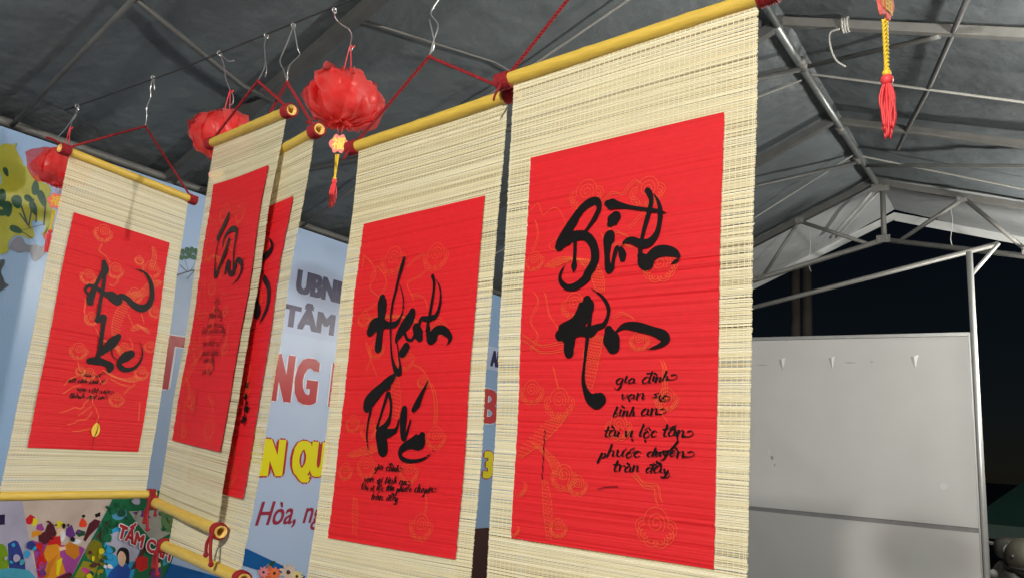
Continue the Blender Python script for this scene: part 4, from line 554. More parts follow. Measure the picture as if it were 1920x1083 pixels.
    ('painted_flower', 'p_fl5', ((3.108, 0.759), (3.112, 0.756), (3.115, 0.75), (3.117, 0.741), (3.116, 0.733), (3.111, 0.728), (3.105, 0.727), (3.099, 0.73), (3.096, 0.737), (3.096, 0.745), (3.1, 0.753), (3.104, 0.758))),
    ('painted_flower', 'p_fl5', ((3.138, 0.745), (3.139, 0.741), (3.136, 0.735), (3.13, 0.729), (3.122, 0.725), (3.113, 0.723), (3.107, 0.726), (3.104, 0.731), (3.107, 0.737), (3.115, 0.742), (3.125, 0.745), (3.133, 0.746))),
    ('painted_flower', 'p_brown', ((3.116, 0.724), (3.115, 0.721), (3.112, 0.718), (3.106, 0.717), (3.101, 0.717), (3.096, 0.721), (3.094, 0.726), (3.094, 0.731), (3.098, 0.734), (3.104, 0.734), (3.11, 0.731), (3.114, 0.728))),
    ('painted_leaf', 'p_leaf', ((2.94, 0.819), (2.941, 0.814), (2.937, 0.808), (2.93, 0.801), (2.92, 0.797), (2.91, 0.796), (2.903, 0.8), (2.9, 0.807), (2.904, 0.813), (2.913, 0.818), (2.925, 0.821), (2.935, 0.821))),
    ('painted_leaf', 'p_treed', ((2.903, 0.81), (2.904, 0.807), (2.903, 0.801), (2.899, 0.794), (2.894, 0.788), (2.887, 0.785), (2.881, 0.787), (2.878, 0.791), (2.879, 0.797), (2.884, 0.803), (2.892, 0.808), (2.898, 0.81))),
)

# ---------------------------------------------------------------- materials
def lin(r, g, b):
    f = lambda c: (c / 255 / 12.92) if c <= 10 else ((c / 255 + 0.055) / 1.055) ** 2.4
    return (f(r), f(g), f(b))

def material(name, col, rough=0.6, metal=0.0, vary=0.12, scale=12.0, bump=0.0, bscale=80.0, stretch=(1, 1, 1),
             spec=0.5, emit=None, trans=0.0, coat=0.0):
    m = bpy.data.materials.new(name)
    m.use_nodes = True
    nt = m.node_tree
    b = nt.nodes['Principled BSDF']
    b.inputs['Roughness'].default_value = rough
    b.inputs['Metallic'].default_value = metal
    b.inputs['Specular IOR Level'].default_value = spec
    b.inputs['Coat Weight'].default_value = coat
    tc = nt.nodes.new('ShaderNodeTexCoord')
    mp = nt.nodes.new('ShaderNodeMapping')
    mp.inputs['Scale'].default_value = stretch
    nt.links.new(tc.outputs['Object'], mp.inputs['Vector'])
    no = nt.nodes.new('ShaderNodeTexNoise')
    no.inputs['Scale'].default_value = scale
    no.inputs['Detail'].default_value = 6
    nt.links.new(mp.outputs[0], no.inputs['Vector'])
    mx = nt.nodes.new('ShaderNodeMix')
    mx.data_type = 'RGBA'
    mx.inputs['A'].default_value = tuple(max(0, c * (1 - vary)) for c in col) + (1,)
    mx.inputs['B'].default_value = tuple(min(1, c * (1 + vary)) for c in col) + (1,)
    nt.links.new(no.outputs['Fac'], mx.inputs['Factor'])
    nt.links.new(mx.outputs['Result'], b.inputs['Base Color'])
    if bump:
        n2 = nt.nodes.new('ShaderNodeTexNoise')
        n2.inputs['Scale'].default_value = bscale
        n2.inputs['Detail'].default_value = 5
        nt.links.new(mp.outputs[0], n2.inputs['Vector'])
        bp = nt.nodes.new('ShaderNodeBump')
        bp.inputs['Strength'].default_value = bump
        bp.inputs['Distance'].default_value = 0.003
        nt.links.new(n2.outputs['Fac'], bp.inputs['Height'])
        nt.links.new(bp.outputs[0], b.inputs['Normal'])
    if emit:
        b.inputs['Emission Color'].default_value = tuple(emit[:3]) + (1,)
        b.inputs['Emission Strength'].default_value = emit[3]
    if trans:
        tr = nt.nodes.new('ShaderNodeBsdfTranslucent')
        nt.links.new(mx.outputs['Result'], tr.inputs['Color'])
        ms = nt.nodes.new('ShaderNodeMixShader')
        ms.inputs[0].default_value = trans
        nt.links.new(b.outputs[0], ms.inputs[1])
        nt.links.new(tr.outputs[0], ms.inputs[2])
        nt.links.new(ms.outputs[0], nt.nodes['Material Output'].inputs['Surface'])
    return m

def nodes_of(m):
    return m.node_tree, m.node_tree.nodes['Principled BSDF'], m.node_tree.nodes['Material Output']

def slat_material():
    m = bpy.data.materials.new('bamboo_slats')
    m.use_nodes = True
    nt, b, out = nodes_of(m)
    at = nt.nodes.new('ShaderNodeAttribute')
    at.attribute_name = 'tone'
    rp = nt.nodes.new('ShaderNodeValToRGB')
    e = rp.color_ramp.elements
    e[0].position, e[0].color = 0.0, (0.34, 0.27, 0.13, 1)
    e[1].position, e[1].color = 1.0, (0.90, 0.85, 0.66, 1)
    for p, c in ((0.18, (0.56, 0.47, 0.25)), (0.45, (0.74, 0.66, 0.42)), (0.75, (0.83, 0.77, 0.54))):
        n = e.new(p)
        n.color = c + (1,)
    nt.links.new(at.outputs['Fac'], rp.inputs[0])
    tc = nt.nodes.new('ShaderNodeTexCoord')
    mp = nt.nodes.new('ShaderNodeMapping')
    mp.inputs['Scale'].default_value = (14, 14, 900)
    no = nt.nodes.new('ShaderNodeTexNoise')
    no.inputs['Scale'].default_value = 1.0
    no.inputs['Detail'].default_value = 4
    nt.links.new(tc.outputs['Object'], mp.inputs[0])
    nt.links.new(mp.outputs[0], no.inputs['Vector'])
    mr = nt.nodes.new('ShaderNodeMapRange')
    mr.inputs['To Min'].default_value = 0.80
    mr.inputs['To Max'].default_value = 1.2
    nt.links.new(no.outputs['Fac'], mr.inputs['Value'])
    mx = nt.nodes.new('ShaderNodeMix')
    mx.data_type = 'RGBA'
    mx.blend_type = 'MULTIPLY'
    mx.inputs['Factor'].default_value = 1.0
    nt.links.new(rp.outputs[0], mx.inputs['A'])
    nt.links.new(mr.outputs[0], mx.inputs['B'])
    nt.links.new(mx.outputs['Result'], b.inputs['Base Color'])
    b.inputs['Roughness'].default_value = 0.55
    b.inputs['Specular IOR Level'].default_value = 0.3
    tr = nt.nodes.new('ShaderNodeBsdfTranslucent')
    nt.links.new(mx.outputs['Result'], tr.inputs['Color'])
    ms = nt.nodes.new('ShaderNodeMixShader')
    ms.inputs[0].default_value = 0.15
    nt.links.new(b.outputs[0], ms.inputs[1])
    nt.links.new(tr.outputs[0], ms.inputs[2])
    nt.links.new(ms.outputs[0], out.inputs['Surface'])
    return m

def ink_material():
    """glossy black ink; where the stroke runs dry the slat grooves stay bare"""
    m = bpy.data.materials.new('brush_ink')
    m.use_nodes = True
    nt, b, out = nodes_of(m)
    b.inputs['Base Color'].default_value = (0.006, 0.0055, 0.006, 1)
    b.inputs['Roughness'].default_value = 0.45
    b.inputs['Specular IOR Level'].default_value = 0.16
    at = nt.nodes.new('ShaderNodeAttribute')
    at.attribute_name = 'dry'
    tc = nt.nodes.new('ShaderNodeTexCoord')
    mp = nt.nodes.new('ShaderNodeMapping')
    mp.inputs['Scale'].default_value = (18, 18, 260)
    nt.links.new(tc.outputs['Object'], mp.inputs[0])
    no = nt.nodes.new('ShaderNodeTexNoise')
    no.inputs['Scale'].default_value = 1.0
    no.inputs['Detail'].default_value = 5
    no.inputs['Roughness'].default_value = 0.65
    nt.links.new(mp.outputs[0], no.inputs['Vector'])
    th = nt.nodes.new('ShaderNodeMapRange')          # dry 0 -> threshold low (all ink), dry 1 -> half bare
    th.inputs['To Min'].default_value = 0.24
    th.inputs['To Max'].default_value = 0.58
    nt.links.new(at.outputs['Fac'], th.inputs['Value'])
    lt = nt.nodes.new('ShaderNodeMath')
    lt.operation = 'LESS_THAN'
    nt.links.new(no.outputs['Fac'], lt.inputs[0])
    nt.links.new(th.outputs[0], lt.inputs[1])
    tr = nt.nodes.new('ShaderNodeBsdfTransparent')
    ms = nt.nodes.new('ShaderNodeMixShader')
    nt.links.new(lt.outputs[0], ms.inputs[0])
    nt.links.new(b.outputs[0], ms.inputs[1])
    nt.links.new(tr.outputs[0], ms.inputs[2])
    nt.links.new(ms.outputs[0], out.inputs['Surface'])
    return m

def gauze_material():
    m = bpy.data.materials.new('red_gauze')
    m.use_nodes = True
    nt, b, out = nodes_of(m)
    tc = nt.nodes.new('ShaderNodeTexCoord')
    no = nt.nodes.new('ShaderNodeTexNoise')
    no.inputs['Scale'].default_value = 26
    no.inputs['Detail'].default_value = 4
    nt.links.new(tc.outputs['Object'], no.inputs['Vector'])
    rp = nt.nodes.new('ShaderNodeValToRGB')
    rp.color_ramp.elements[0].position = 0.3
    rp.color_ramp.elements[0].color = (0.95, 0.04, 0.042, 1)
    rp.color_ramp.elements[1].position = 0.75
    rp.color_ramp.elements[1].color = (1.0, 0.20, 0.19, 1)
    nt.links.new(no.outputs['Fac'], rp.inputs[0])
    nt.links.new(rp.outputs[0], b.inputs['Base Color'])
    b.inputs['Roughness'].default_value = 0.35
    b.inputs['Sheen Weight'].default_value = 0.3
    tl = nt.nodes.new('ShaderNodeBsdfTranslucent')
    nt.links.new(rp.outputs[0], tl.inputs['Color'])
    m1 = nt.nodes.new('ShaderNodeMixShader')
    m1.inputs[0].default_value = 0.4
    nt.links.new(b.outputs[0], m1.inputs[1])
    nt.links.new(tl.outputs[0], m1.inputs[2])
    tp = nt.nodes.new('ShaderNodeBsdfTransparent')
    tp.inputs['Color'].default_value = (1.0, 0.45, 0.43, 1)
    m2 = nt.nodes.new('ShaderNodeMixShader')
    m2.inputs[0].default_value = 0.46
    nt.links.new(m1.outputs[0], m2.inputs[1])
    nt.links.new(tp.outputs[0], m2.inputs[2])
    nt.links.new(m2.outputs[0], out.inputs['Surface'])
    return m

def banner_material(name, col, vary=0.05):
    """printed vinyl on fluted board: satin gloss, faint upright ribs"""
    m = material(name, col, rough=0.27, vary=vary, scale=9.0 if vary > 0.2 else 1.3, spec=0.5)
    nt, b, out = nodes_of(m)
    tc = nt.nodes.new('ShaderNodeTexCoord')
    wv = nt.nodes.new('ShaderNodeTexWave')
    wv.bands_direction = 'Y'
    wv.inputs['Scale'].default_value = 40
    wv.inputs['Distortion'].default_value = 0.6
    nt.links.new(tc.outputs['Object'], wv.inputs['Vector'])
    no = nt.nodes.new('ShaderNodeTexNoise')
    no.inputs['Scale'].default_value = 3.0
    no.inputs['Detail'].default_value = 3
    nt.links.new(tc.outputs['Object'], no.inputs['Vector'])
    ad = nt.nodes.new('ShaderNodeMath')
    ad.operation = 'MULTIPLY_ADD'
    ad.inputs[1].default_value = 1.2
    nt.links.new(no.outputs['Fac'], ad.inputs[0])
    nt.links.new(wv.outputs['Fac'], ad.inputs[2])
    bp = nt.nodes.new('ShaderNodeBump')
    bp.inputs['Strength'].default_value = 0.25
    bp.inputs['Distance'].default_value = 0.001
    nt.links.new(ad.outputs[0], bp.inputs['Height'])
    nt.links.new(bp.outputs[0], b.inputs['Normal'])
    return m

def deepen(m, d):
    for n in m.node_tree.nodes:
        if n.type == 'BUMP':
            n.inputs['Distance'].default_value = d
    return m

M = {
    'slat': slat_material(), 'ink': ink_material(), 'gauze': gauze_material(),
    'core': material('red_core', (0.80, 0.016, 0.02), 0.5, vary=0.2, scale=30, trans=0.35),
    'thread': material('warp_thread', (0.80, 0.75, 0.58), 0.8, vary=0.1),
    'rod': material('bamboo_rod', lin(208, 176, 74), 0.4, vary=0.28, scale=5, stretch=(3, 3, 34), bump=0.3, bscale=14),
    'rod_cut': material('rod_cut_end', lin(222, 184, 104), 0.75, vary=0.15, scale=90),
    'cord': material('red_cord', lin(142, 10, 24), 0.75, vary=0.3, scale=180, bump=0.6, bscale=700),
    'paper': material('red_paper', (0.635, 0.0115, 0.018), 0.6, vary=0.11, scale=60, spec=0.3, bump=0.4, bscale=420, stretch=(1, 1, 2.2)),
    'gold': material('gold_print', (0.76, 0.125, 0.03), 0.5, metal=0.1, vary=0.2, scale=40),
    'goldwarm': material('orange_print', (0.80, 0.17, 0.035), 0.45, metal=0.1, vary=0.25, scale=40),
    'goldbright': material('gold_seal', (0.85, 0.52, 0.05), 0.4, metal=0.2, vary=0.25, scale=120),
    'steel': material('wire_steel', (0.62, 0.63, 0.64), 0.32, metal=0.85, vary=0.2, scale=60),
    'galv': material('galvanised_pipe', (0.20, 0.215, 0.215), 0.4, metal=0.6, vary=0.3, scale=14, bump=0.2, bscale=40),
    'bar': material('painted_bar', (0.14, 0.14, 0.133), 0.55, metal=0.25, vary=0.35, scale=11, bump=0.2, bscale=60),
    'bardark': material('dark_bar', (0.07, 0.072, 0.072), 0.55, metal=0.2, vary=0.35, scale=10, bump=0.2, bscale=60),
    'roof': material('grey_tarpaulin', (0.090, 0.106, 0.115), 0.48, vary=0.26, scale=2.6, bump=1.0, bscale=7, spec=0.45),
    'flap': material('pale_tarpaulin', (0.29, 0.31, 0.32), 0.55, vary=0.15, scale=3.2, bump=0.35, bscale=18, spec=0.4),
    'hem': material('white_hem', (0.44, 0.46, 0.46), 0.6, vary=0.12, scale=8, trans=0.2),
    'rope': material('grey_rope', (0.30, 0.30, 0.28), 0.9, vary=0.3, scale=90),
    'darkrope': material('black_rope', (0.03, 0.03, 0.032), 0.9, vary=0.3, scale=90),
    'board': material('white_board', (0.50, 0.505, 0.495), 0.5, vary=0.07, scale=3.5, bump=0.12, bscale=30),
    'boardrail': material('board_rail', (0.34, 0.35, 0.35), 0.4, metal=0.5, vary=0.15, scale=20),
    'gap': material('board_gap', (0.22, 0.22, 0.225), 0.7, vary=0.2, scale=20),
    'alum': material('aluminium_post', (0.50, 0.51, 0.50), 0.4, metal=0.5, vary=0.12, scale=25),
    'tape': material('white_tape', (0.56, 0.57, 0.57), 0.5, vary=0.08, scale=30),
    'smudge': material('grey_smudge', (0.26, 0.25, 0.24), 0.7, vary=0.4, scale=60),
    'ground': material('concrete_ground', (0.20, 0.195, 0.185), 0.85, vary=0.3, scale=1.6, bump=0.4, bscale=25),
    'pole': material('concrete_pole', (0.04, 0.034, 0.03), 0.85, vary=0.3, scale=6, bump=0.4, bscale=30),
    'tag': material('pink_tag', (0.85, 0.16, 0.13), 0.4, vary=0.15, scale=40),
    'yellow': material('yellow_cord', (0.75, 0.52, 0.03), 0.6, vary=0.3, scale=200),
    'tassel': material('red_tassel', (0.80, 0.05, 0.06), 0.55, vary=0.3, scale=150),
    'bulb': material('bulb_glow', (1, 1, 1), 0.3, vary=0.0),
    'socket': material('bulb_socket', (0.03, 0.03, 0.03), 0.4, vary=0.1),
    'helmet': material('helmet_shell', (0.05, 0.049, 0.036), 0.55, vary=0.15, scale=12, bump=0.1),
    'chrome': material('chrome', (0.7, 0.7, 0.68), 0.22, metal=0.95, vary=0.1, scale=20),
    'silverplastic': material('silver_plastic', (0.05, 0.05, 0.046), 0.4, metal=0.3, vary=0.12, scale=14),
    'tyre': material('tyre_rubber', (0.018, 0.018, 0.018), 0.8, vary=0.3, scale=40, bump=0.4, bscale=90),
    'blackplastic': material('black_plastic', (0.02, 0.02, 0.022), 0.45, vary=0.2, scale=30),
    'orange': material('orange_lens', (0.75, 0.16, 0.02), 0.25, vary=0.1, scale=40),
    'lens': material('clear_lens', (0.18, 0.185, 0.18), 0.12, vary=0.05, scale=20),
    'greentarp': material('green_tarpaulin', (0.012, 0.045, 0.036), 0.6, vary=0.3, scale=3, bump=0.3, bscale=12),
}
PC = {
    'ban': (130, 158, 192), 'p_lav': (176, 160, 150), 'p_pur': (140, 58, 130), 'p_grey': (150, 146, 168), 'p_dkblue': (38, 52, 118),
    'p_lime': (100, 130, 20), 'p_teal': (60, 140, 165), 'p_navy': (30, 24, 56), 'p_maroon': (74, 22, 34), 'p_purple2': (92, 44, 120),
    'p_orange': (196, 126, 24), 'p_orange2': (176, 106, 20), 'p_red': (180, 26, 28), 'p_yellow': (198, 186, 20), 'p_skin': (214, 178, 150), 'p_white': (200, 200, 208),
    'p_dkgreen': (24, 70, 46), 'p_red2': (206, 60, 34), 'p_black': (22, 18, 26), 'p_green': (18, 92, 58), 'p_sky': (40, 138, 190),
    'p_white2': (160, 160, 182), 'p_pale': (150, 150, 142), 'p_ltblue': (72, 136, 170), 'p_olive': (112, 104, 18), 'p_olive2': (132, 124, 24),
    'p_pink': (178, 58, 116), 'p_brown': (72, 42, 36), 'p_ltgreen': (86, 122, 76), 'p_blue': (26, 70, 150), 'p_treey': (146, 146, 48),
    'p_treed': (104, 106, 118), 'p_skyb': (112, 150, 190), 'p_trunk': (72, 78, 84), 'p_leaf': (22, 66, 46), 'p_leaf2': (28, 78, 50),
    'p_twig': (58, 66, 66), 'p_band': (0, 78, 142), 'p_brownblk': (58, 24, 22), 'p_fl1': (196, 92, 60), 'p_fl2': (216, 110, 62),
    'p_fl3': (214, 130, 140), 'p_fl4': (196, 176, 164), 'p_fl5': (206, 190, 130), 't_navy': (26, 20, 70), 't_plum': (48, 40, 78),
    't_red': (170, 42, 46), 't_white': (214, 216, 226), 't_yellow': (214, 204, 20), 't_wine': (140, 38, 62), 't_pale': (160, 174, 204),
    't_gold': (220, 190, 30),
}
deepen(M['roof'], 0.02)
deepen(M['flap'], 0.02)
for k_, c_ in PC.items():   # print inks
    M[k_] = banner_material('print_' + k_, lin(*c_), 0.30 if k_.startswith('p_') else 0.04)
def pale_glare_wash(m, pale):
    """the banner's printed ground: sky blue fading to pale lavender behind the lettering, with lamp glare painted into the pale patch"""
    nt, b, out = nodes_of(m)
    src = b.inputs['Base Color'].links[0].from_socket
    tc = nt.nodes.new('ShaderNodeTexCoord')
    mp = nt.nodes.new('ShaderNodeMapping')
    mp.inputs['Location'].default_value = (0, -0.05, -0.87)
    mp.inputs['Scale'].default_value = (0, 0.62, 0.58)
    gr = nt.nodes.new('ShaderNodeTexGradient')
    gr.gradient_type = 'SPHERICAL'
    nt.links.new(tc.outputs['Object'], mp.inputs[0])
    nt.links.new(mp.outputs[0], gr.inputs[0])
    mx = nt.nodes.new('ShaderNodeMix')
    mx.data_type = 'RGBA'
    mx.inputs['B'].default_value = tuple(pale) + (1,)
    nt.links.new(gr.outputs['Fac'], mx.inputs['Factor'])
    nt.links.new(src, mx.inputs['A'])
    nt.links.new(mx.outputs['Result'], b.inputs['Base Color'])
pale_glare_wash(M['ban'], lin(176, 190, 216))
nt_, b_, o_ = nodes_of(M['bulb'])
b_.inputs['Emission Color'].default_value = (1.0, 0.95, 0.86, 1)

# ---------------------------------------------------------------- building helpers
V = Vector

class MB:
    """collects world-space faces; build() links them as one mesh object, local to its thing's origin"""
    def __init__(self):
        self.v, self.f, self.attr = [], [], []
    def add(self, verts, faces, a=0.0):
        n = len(self.v)
        self.v += [tuple(p) for p in verts]
        self.attr += a if isinstance(a, list) else [a] * len(verts)
        self.f += [tuple(i + n for i in fc) for fc in faces]
        return self
    def box(self, lo, hi):
        x0, y0, z0 = lo
        x1, y1, z1 = hi
        return self.add([(x0, y0, z0), (x1, y0, z0), (x1, y1, z0), (x0, y1, z0), (x0, y0, z1), (x1, y0, z1), (x1, y1, z1), (x0, y1, z1)],
                        [(0, 3, 2, 1), (4, 5, 6, 7), (0, 1, 5, 4), (1, 2, 6, 5), (2, 3, 7, 6), (3, 0, 4, 7)])
    def tube(self, pts, r, sides=8, cap=True):
        pts = [V(p) for p in pts]
        n = len(pts)
        rs = r if isinstance(r, (list, tuple)) else [r] * n
        up = None
        verts = []
        for i, p in enumerate(pts):
            t = (pts[min(i + 1, n - 1)] - pts[max(i - 1, 0)])
            if t.length < 1e-9:
                t = V((0, 0, 1))
            t.normalize()
            if up is None:
                up = V((0, 0, 1)) if abs(t.z) < 0.9 else V((1, 0, 0))
            a = t.cross(up)
            if a.length < 1e-6:
                a = t.orthogonal()
            a.normalize()
            b = a.cross(t)
            up = b
            for k in range(sides):
                w = 2 * math.pi * k / sides
                verts.append(p + a * (rs[i] * math.cos(w)) + b * (rs[i] * math.sin(w)))
        faces = [(i * sides + k, i * sides + (k + 1) % sides, (i + 1) * sides + (k + 1) % sides, (i + 1) * sides + k)
                 for i in range(n - 1) for k in range(sides)]
        if cap:
            faces.append(tuple(reversed(range(sides))))
            faces.append(tuple(range((n - 1) * sides, n * sides)))
        return self.add(verts, faces)
    def bar(self, a, b, r=0.02, sides=8):
        return self.tube([a, b], r, sides)
    def sqbar(self, a, b, w, h):
        """rectangular section bar"""
        a, b = V(a), V(b)
        t = (b - a).normalized()
        s = t.cross(V((0, 0, 1)))
        s = s.normalized() if s.length > 1e-4 else V((1, 0, 0))
        u = s.cross(t)
        vs = [p + s * (sx * w / 2) + u * (sz * h / 2) for p in (a, b) for sx, sz in ((-1, -1), (1, -1), (1, 1), (-1, 1))]
        return self.add(vs, [(0, 1, 2, 3), (7, 6, 5, 4), (0, 4, 5, 1), (1, 5, 6, 2), (2, 6, 7, 3), (3, 7, 4, 0)])
    def ball(self, c, r, seg=16, rings=10, sq=(1, 1, 1), fn=None):
        c = V(c)
        vs = []
        for i in range(rings + 1):
            th = math.pi * i / rings
            for k in range(seg):
                ph = 2 * math.pi * k / seg
                d = V((math.sin(th) * math.cos(ph), math.sin(th) * math.sin(ph), math.cos(th)))
                q = fn(d) if fn else 1.0
                vs.append(c + V((d.x * sq[0], d.y * sq[1], d.z * sq[2])) * (r * q))
        return self.add(vs, [(i * seg + k, (i + 1) * seg + k, (i + 1) * seg + (k + 1) % seg, i * seg + (k + 1) % seg)
                             for i in range(rings) for k in range(seg)])
    def build(self, name, mat, parent=None, smooth=False, attr=None):
        o0 = ORIGIN.get(parent.name, V((0, 0, 0))) if parent else V((0, 0, 0))
        me = bpy.data.meshes.new(name)
        me.from_pydata([(p[0] - o0.x, p[1] - o0.y, p[2] - o0.z) for p in self.v], [], self.f)
        if attr:
            at = me.attributes.new(attr, 'FLOAT', 'POINT')
            at.data.foreach_set('value', self.attr)
        me.materials.append(mat)
        if smooth:
            me.polygons.foreach_set('use_smooth', [True] * len(me.polygons))
        me.update()
        o = bpy.data.objects.new(name, me)
        COL.objects.link(o)
        if parent:
            o.parent = parent
            ORIGIN[o.name] = o0
        return o

ORIGIN = {}

def thing(name, label, cat, loc, group=None):
    o = bpy.data.objects.new(name, None)
    o.empty_display_size = 0.05
    COL.objects.link(o)
    o.location = loc
    ORIGIN[o.name] = V(loc)
    o['label'], o['category'] = label, cat
    if group:
        o['group'] = group
    return o

def tag(o, label=None, cat=None, group=None, kind=None):
    for k, x in (('label', label), ('category', cat), ('group', group), ('kind', kind)):
        if x:
            o[k] = x
    return o

def spline(pts, sub=6):
    """Catmull-Rom through tuples of any length"""
    n = len(pts)
    if n < 3:
        return [tuple(p) for p in pts]
    out = []
    for i in range(n - 1):
        p0, p1, p2, p3 = pts[max(i - 1, 0)], pts[i], pts[i + 1], pts[min(i + 2, n - 1)]
        for k in range(sub):
            t = k / sub
            out.append(tuple(0.5 * (2 * b + (c - a) * t + (2 * a - 5 * b + 4 * c - d) * t * t + (3 * b - a - 3 * c + d) * t ** 3)
                             for a, b, c, d in zip(p0, p1, p2, p3)))
    out.append(tuple(pts[-1]))
    return out

def twisted(mb, a, b, r=0.0019, pitch=0.013, sag=0.0):
    """two-strand twisted cord from a to b"""
    a, b = V(a), V(b)
    L = (b - a).length
    t = (b - a).normalized()
    s = t.orthogonal().normalized()
    q = t.cross(s)
    n = max(8, int(L / pitch * 7))
    for ph in (0, math.pi):
        pts = []
        for i in range(n + 1):
            k = i / n
            w = 2 * math.pi * L * k / pitch + ph
            pts.append(a + t * (L * k) + (s * math.cos(w) + q * math.sin(w)) * r * 0.85 + V((0, 0, -sag * 4 * k * (1 - k))))
        mb.tube(pts, r, 5)

def word_mesh(text, bold=0.0, shear=0.0, res=3, serif=False):
    cu = bpy.data.curves.new('words', 'FONT')
    cu.body = text
    cu.size = 1.0
    cu.offset = bold
    cu.shear = shear
    cu.resolution_u = res
    cu.fill_mode = 'FRONT'
    ob = bpy.data.objects.new('words', cu)
    COL.objects.link(ob)
    dg = bpy.context.evaluated_depsgraph_get()
    me = bpy.data.meshes.new_from_object(ob.evaluated_get(dg))
    vs = [tuple(v.co) for v in me.vertices]
    fs = [tuple(p.vertices) for p in me.polygons]
    bpy.data.objects.remove(ob)
    bpy.data.curves.remove(cu)
    bpy.data.meshes.remove(me)
    return vs, fs

# ---------------------------------------------------------------- the setting: ground, tent, panel wall
g = MB().add([(-400, -400, 0), (400, -400, 0), (400, 400, 0), (-400, 400, 0)], [(0, 1, 2, 3)]).build('ground', M['ground'])
tag(g, kind='structure')

RIDGE_X, RIDGE_Z = -1.02, 3.81
EAVE_L, EAVE_LZ = -3.52, 2.70
EAVE_R, EAVE_RZ = 2.10, 2.765
Y0, Y1 = -4.2, 7.55

def roof_z(x):
    if x < RIDGE_X:
        return RIDGE_Z + (x - RIDGE_X) * (RIDGE_Z - EAVE_LZ) / (RIDGE_X - EAVE_L)
    return RIDGE_Z - (x - RIDGE_X) * (RIDGE_Z - EAVE_RZ) / (EAVE_R - RIDGE_X)

tent = thing('marquee_tent', 'grey tarpaulin marquee with steel pipe frame roofing the whole scene', 'tent', (RIDGE_X, 2.0, 0))
RAFT_L = (-3.4, -0.9, 2.03, 3.82, 5.15, 6.52)
RAFT_R = (-3.4, -0.9, 1.9, 3.82, 5.22, 6.52)

def roof_slope(x0, x1, rafts, Y0=Y0, Y1=6.54, ny=140):
    mb = MB()
    nx = 40
    for j in range(ny + 1):
        y = Y0 + (Y1 - Y0) * j / ny
        near = min(abs(y - r) for r in rafts)
        sag = 0.035 * min(1.0, near / 0.7) ** 1.5
        for i in range(nx + 1):
            x = x0 + (x1 - x0) * i / nx
            k = i / nx
            wr = noise.noise((x * 1.3, y * 2.1, 3.0)) * 0.020 + abs(noise.noise((x * 1.2 + y * 3.5, y * 5.0 - x * 2, 7.0))) * 0.014 + abs(noise.noise((x * 5 - y * 2, y * 2.0 + x, 5.0))) * 0.010
            mb.v.append((x, y, roof_z(x) + 0.05 - sag * math.sin(math.pi * k) ** 0.6 + wr * (0.25 + min(1, near / 0.25))))
            mb.attr.append(0)
    for j in range(ny):
        for i in range(nx):
            a = j * (nx + 1) + i
            mb.f.append((a, a + 1, a + nx + 2, a + nx + 1))
    return mb

roof_slope(EAVE_L - 0.1, RIDGE_X, RAFT_L).build('roof_sheet', M['roof'], tent, True)
roof_slope(RIDGE_X, EAVE_R + 0.1, RAFT_R).build('roof_sheet', M['roof'], tent, True)

for xa, xb, rr in ((EAVE_L - 0.1, RIDGE_X, RAFT_L), (RIDGE_X, EAVE_R + 0.1, RAFT_R)):
    roof_slope(xa, xb, rr, 6.545, 7.55, 14).build('end_flap', M['flap'], tent, True)

def hem(x0, x1, drop, steps=40):
    mb = MB()
    for i in range(steps + 1):
        x = x0 + (x1 - x0) * i / steps
        z = roof_z(x) + 0.03
        w = noise.noise((x * 4, 0, 1)) * 0.02
        for k, (dz, dy) in enumerate(((0, 0), (-drop * 0.5, 0.012 + w), (-drop + w * 0.6, w * 1.5))):
            mb.v.append((x, Y1 + dy, z + dz))
            mb.attr.append(0)
    for i in range(steps):
        for k in range(2):
            a = i * 3 + k
            mb.f.append((a, a + 3, a + 4, a + 1))
    return mb

hem(EAVE_L - 0.1, RIDGE_X, 0.07).build('roof_hem', M['hem'], tent, True)
hem(RIDGE_X, EAVE_R + 0.1, 0.08).build('roof_hem', M['hem'], tent, True)

MB().tube([(RIDGE_X - 0.03, Y0, RIDGE_Z - 0.03), (RIDGE_X - 0.02, 3.8, RIDGE_Z - 0.035)], 0.018, 12).build('ridge_pole', M['galv'], tent, True)
MB().tube([(RIDGE_X - 0.03, 3.8, RIDGE_Z - 0.035), (RIDGE_X + 0.02, 6.6, RIDGE_Z - 0.035)], 0.023, 12).build('ridge_pole', M['galv'], tent, True)
for y in (4.28, 5.28, 5.9):
    MB().tube([(RIDGE_X - 0.01, y - 0.05, RIDGE_Z - 0.035), (RIDGE_X - 0.01, y + 0.05, RIDGE_Z - 0.035)], 0.029, 12).build('pipe_clamp', M['bar'], tent, True)
for y in RAFT_L:
    big = y < 3
    MB().sqbar((EAVE_L, y, EAVE_LZ - 0.01), (RIDGE_X, y, RIDGE_Z - 0.01), 0.05 if big else 0.045, 0.05).build('rafter', M['bardark'], tent)
for y in RAFT_R:
    MB().sqbar((RIDGE_X, y, RIDGE_Z - 0.012), (EAVE_R, y, EAVE_RZ - 0.012), 0.036, 0.045).build('rafter', M['bar'], tent)
for x0, z0 in ((EAVE_L, EAVE_LZ), (EAVE_R, EAVE_RZ)):
    MB().tube([(x0, Y0, z0 - 0.01), (x0, Y1 - 0.05, z0 - 0.01)], 0.02, 10).build('eave_rail', M['bar'], tent, True)
    for y in (-3.4, 2.03, 6.52):
        MB().tube([(x0, y, 0), (x0, y, z0 - 0.02)], 0.025, 10).build('post', M['galv'], tent, True)

def on_left(x, y, d=-0.03):
    return (x, y, roof_z(x) + d)

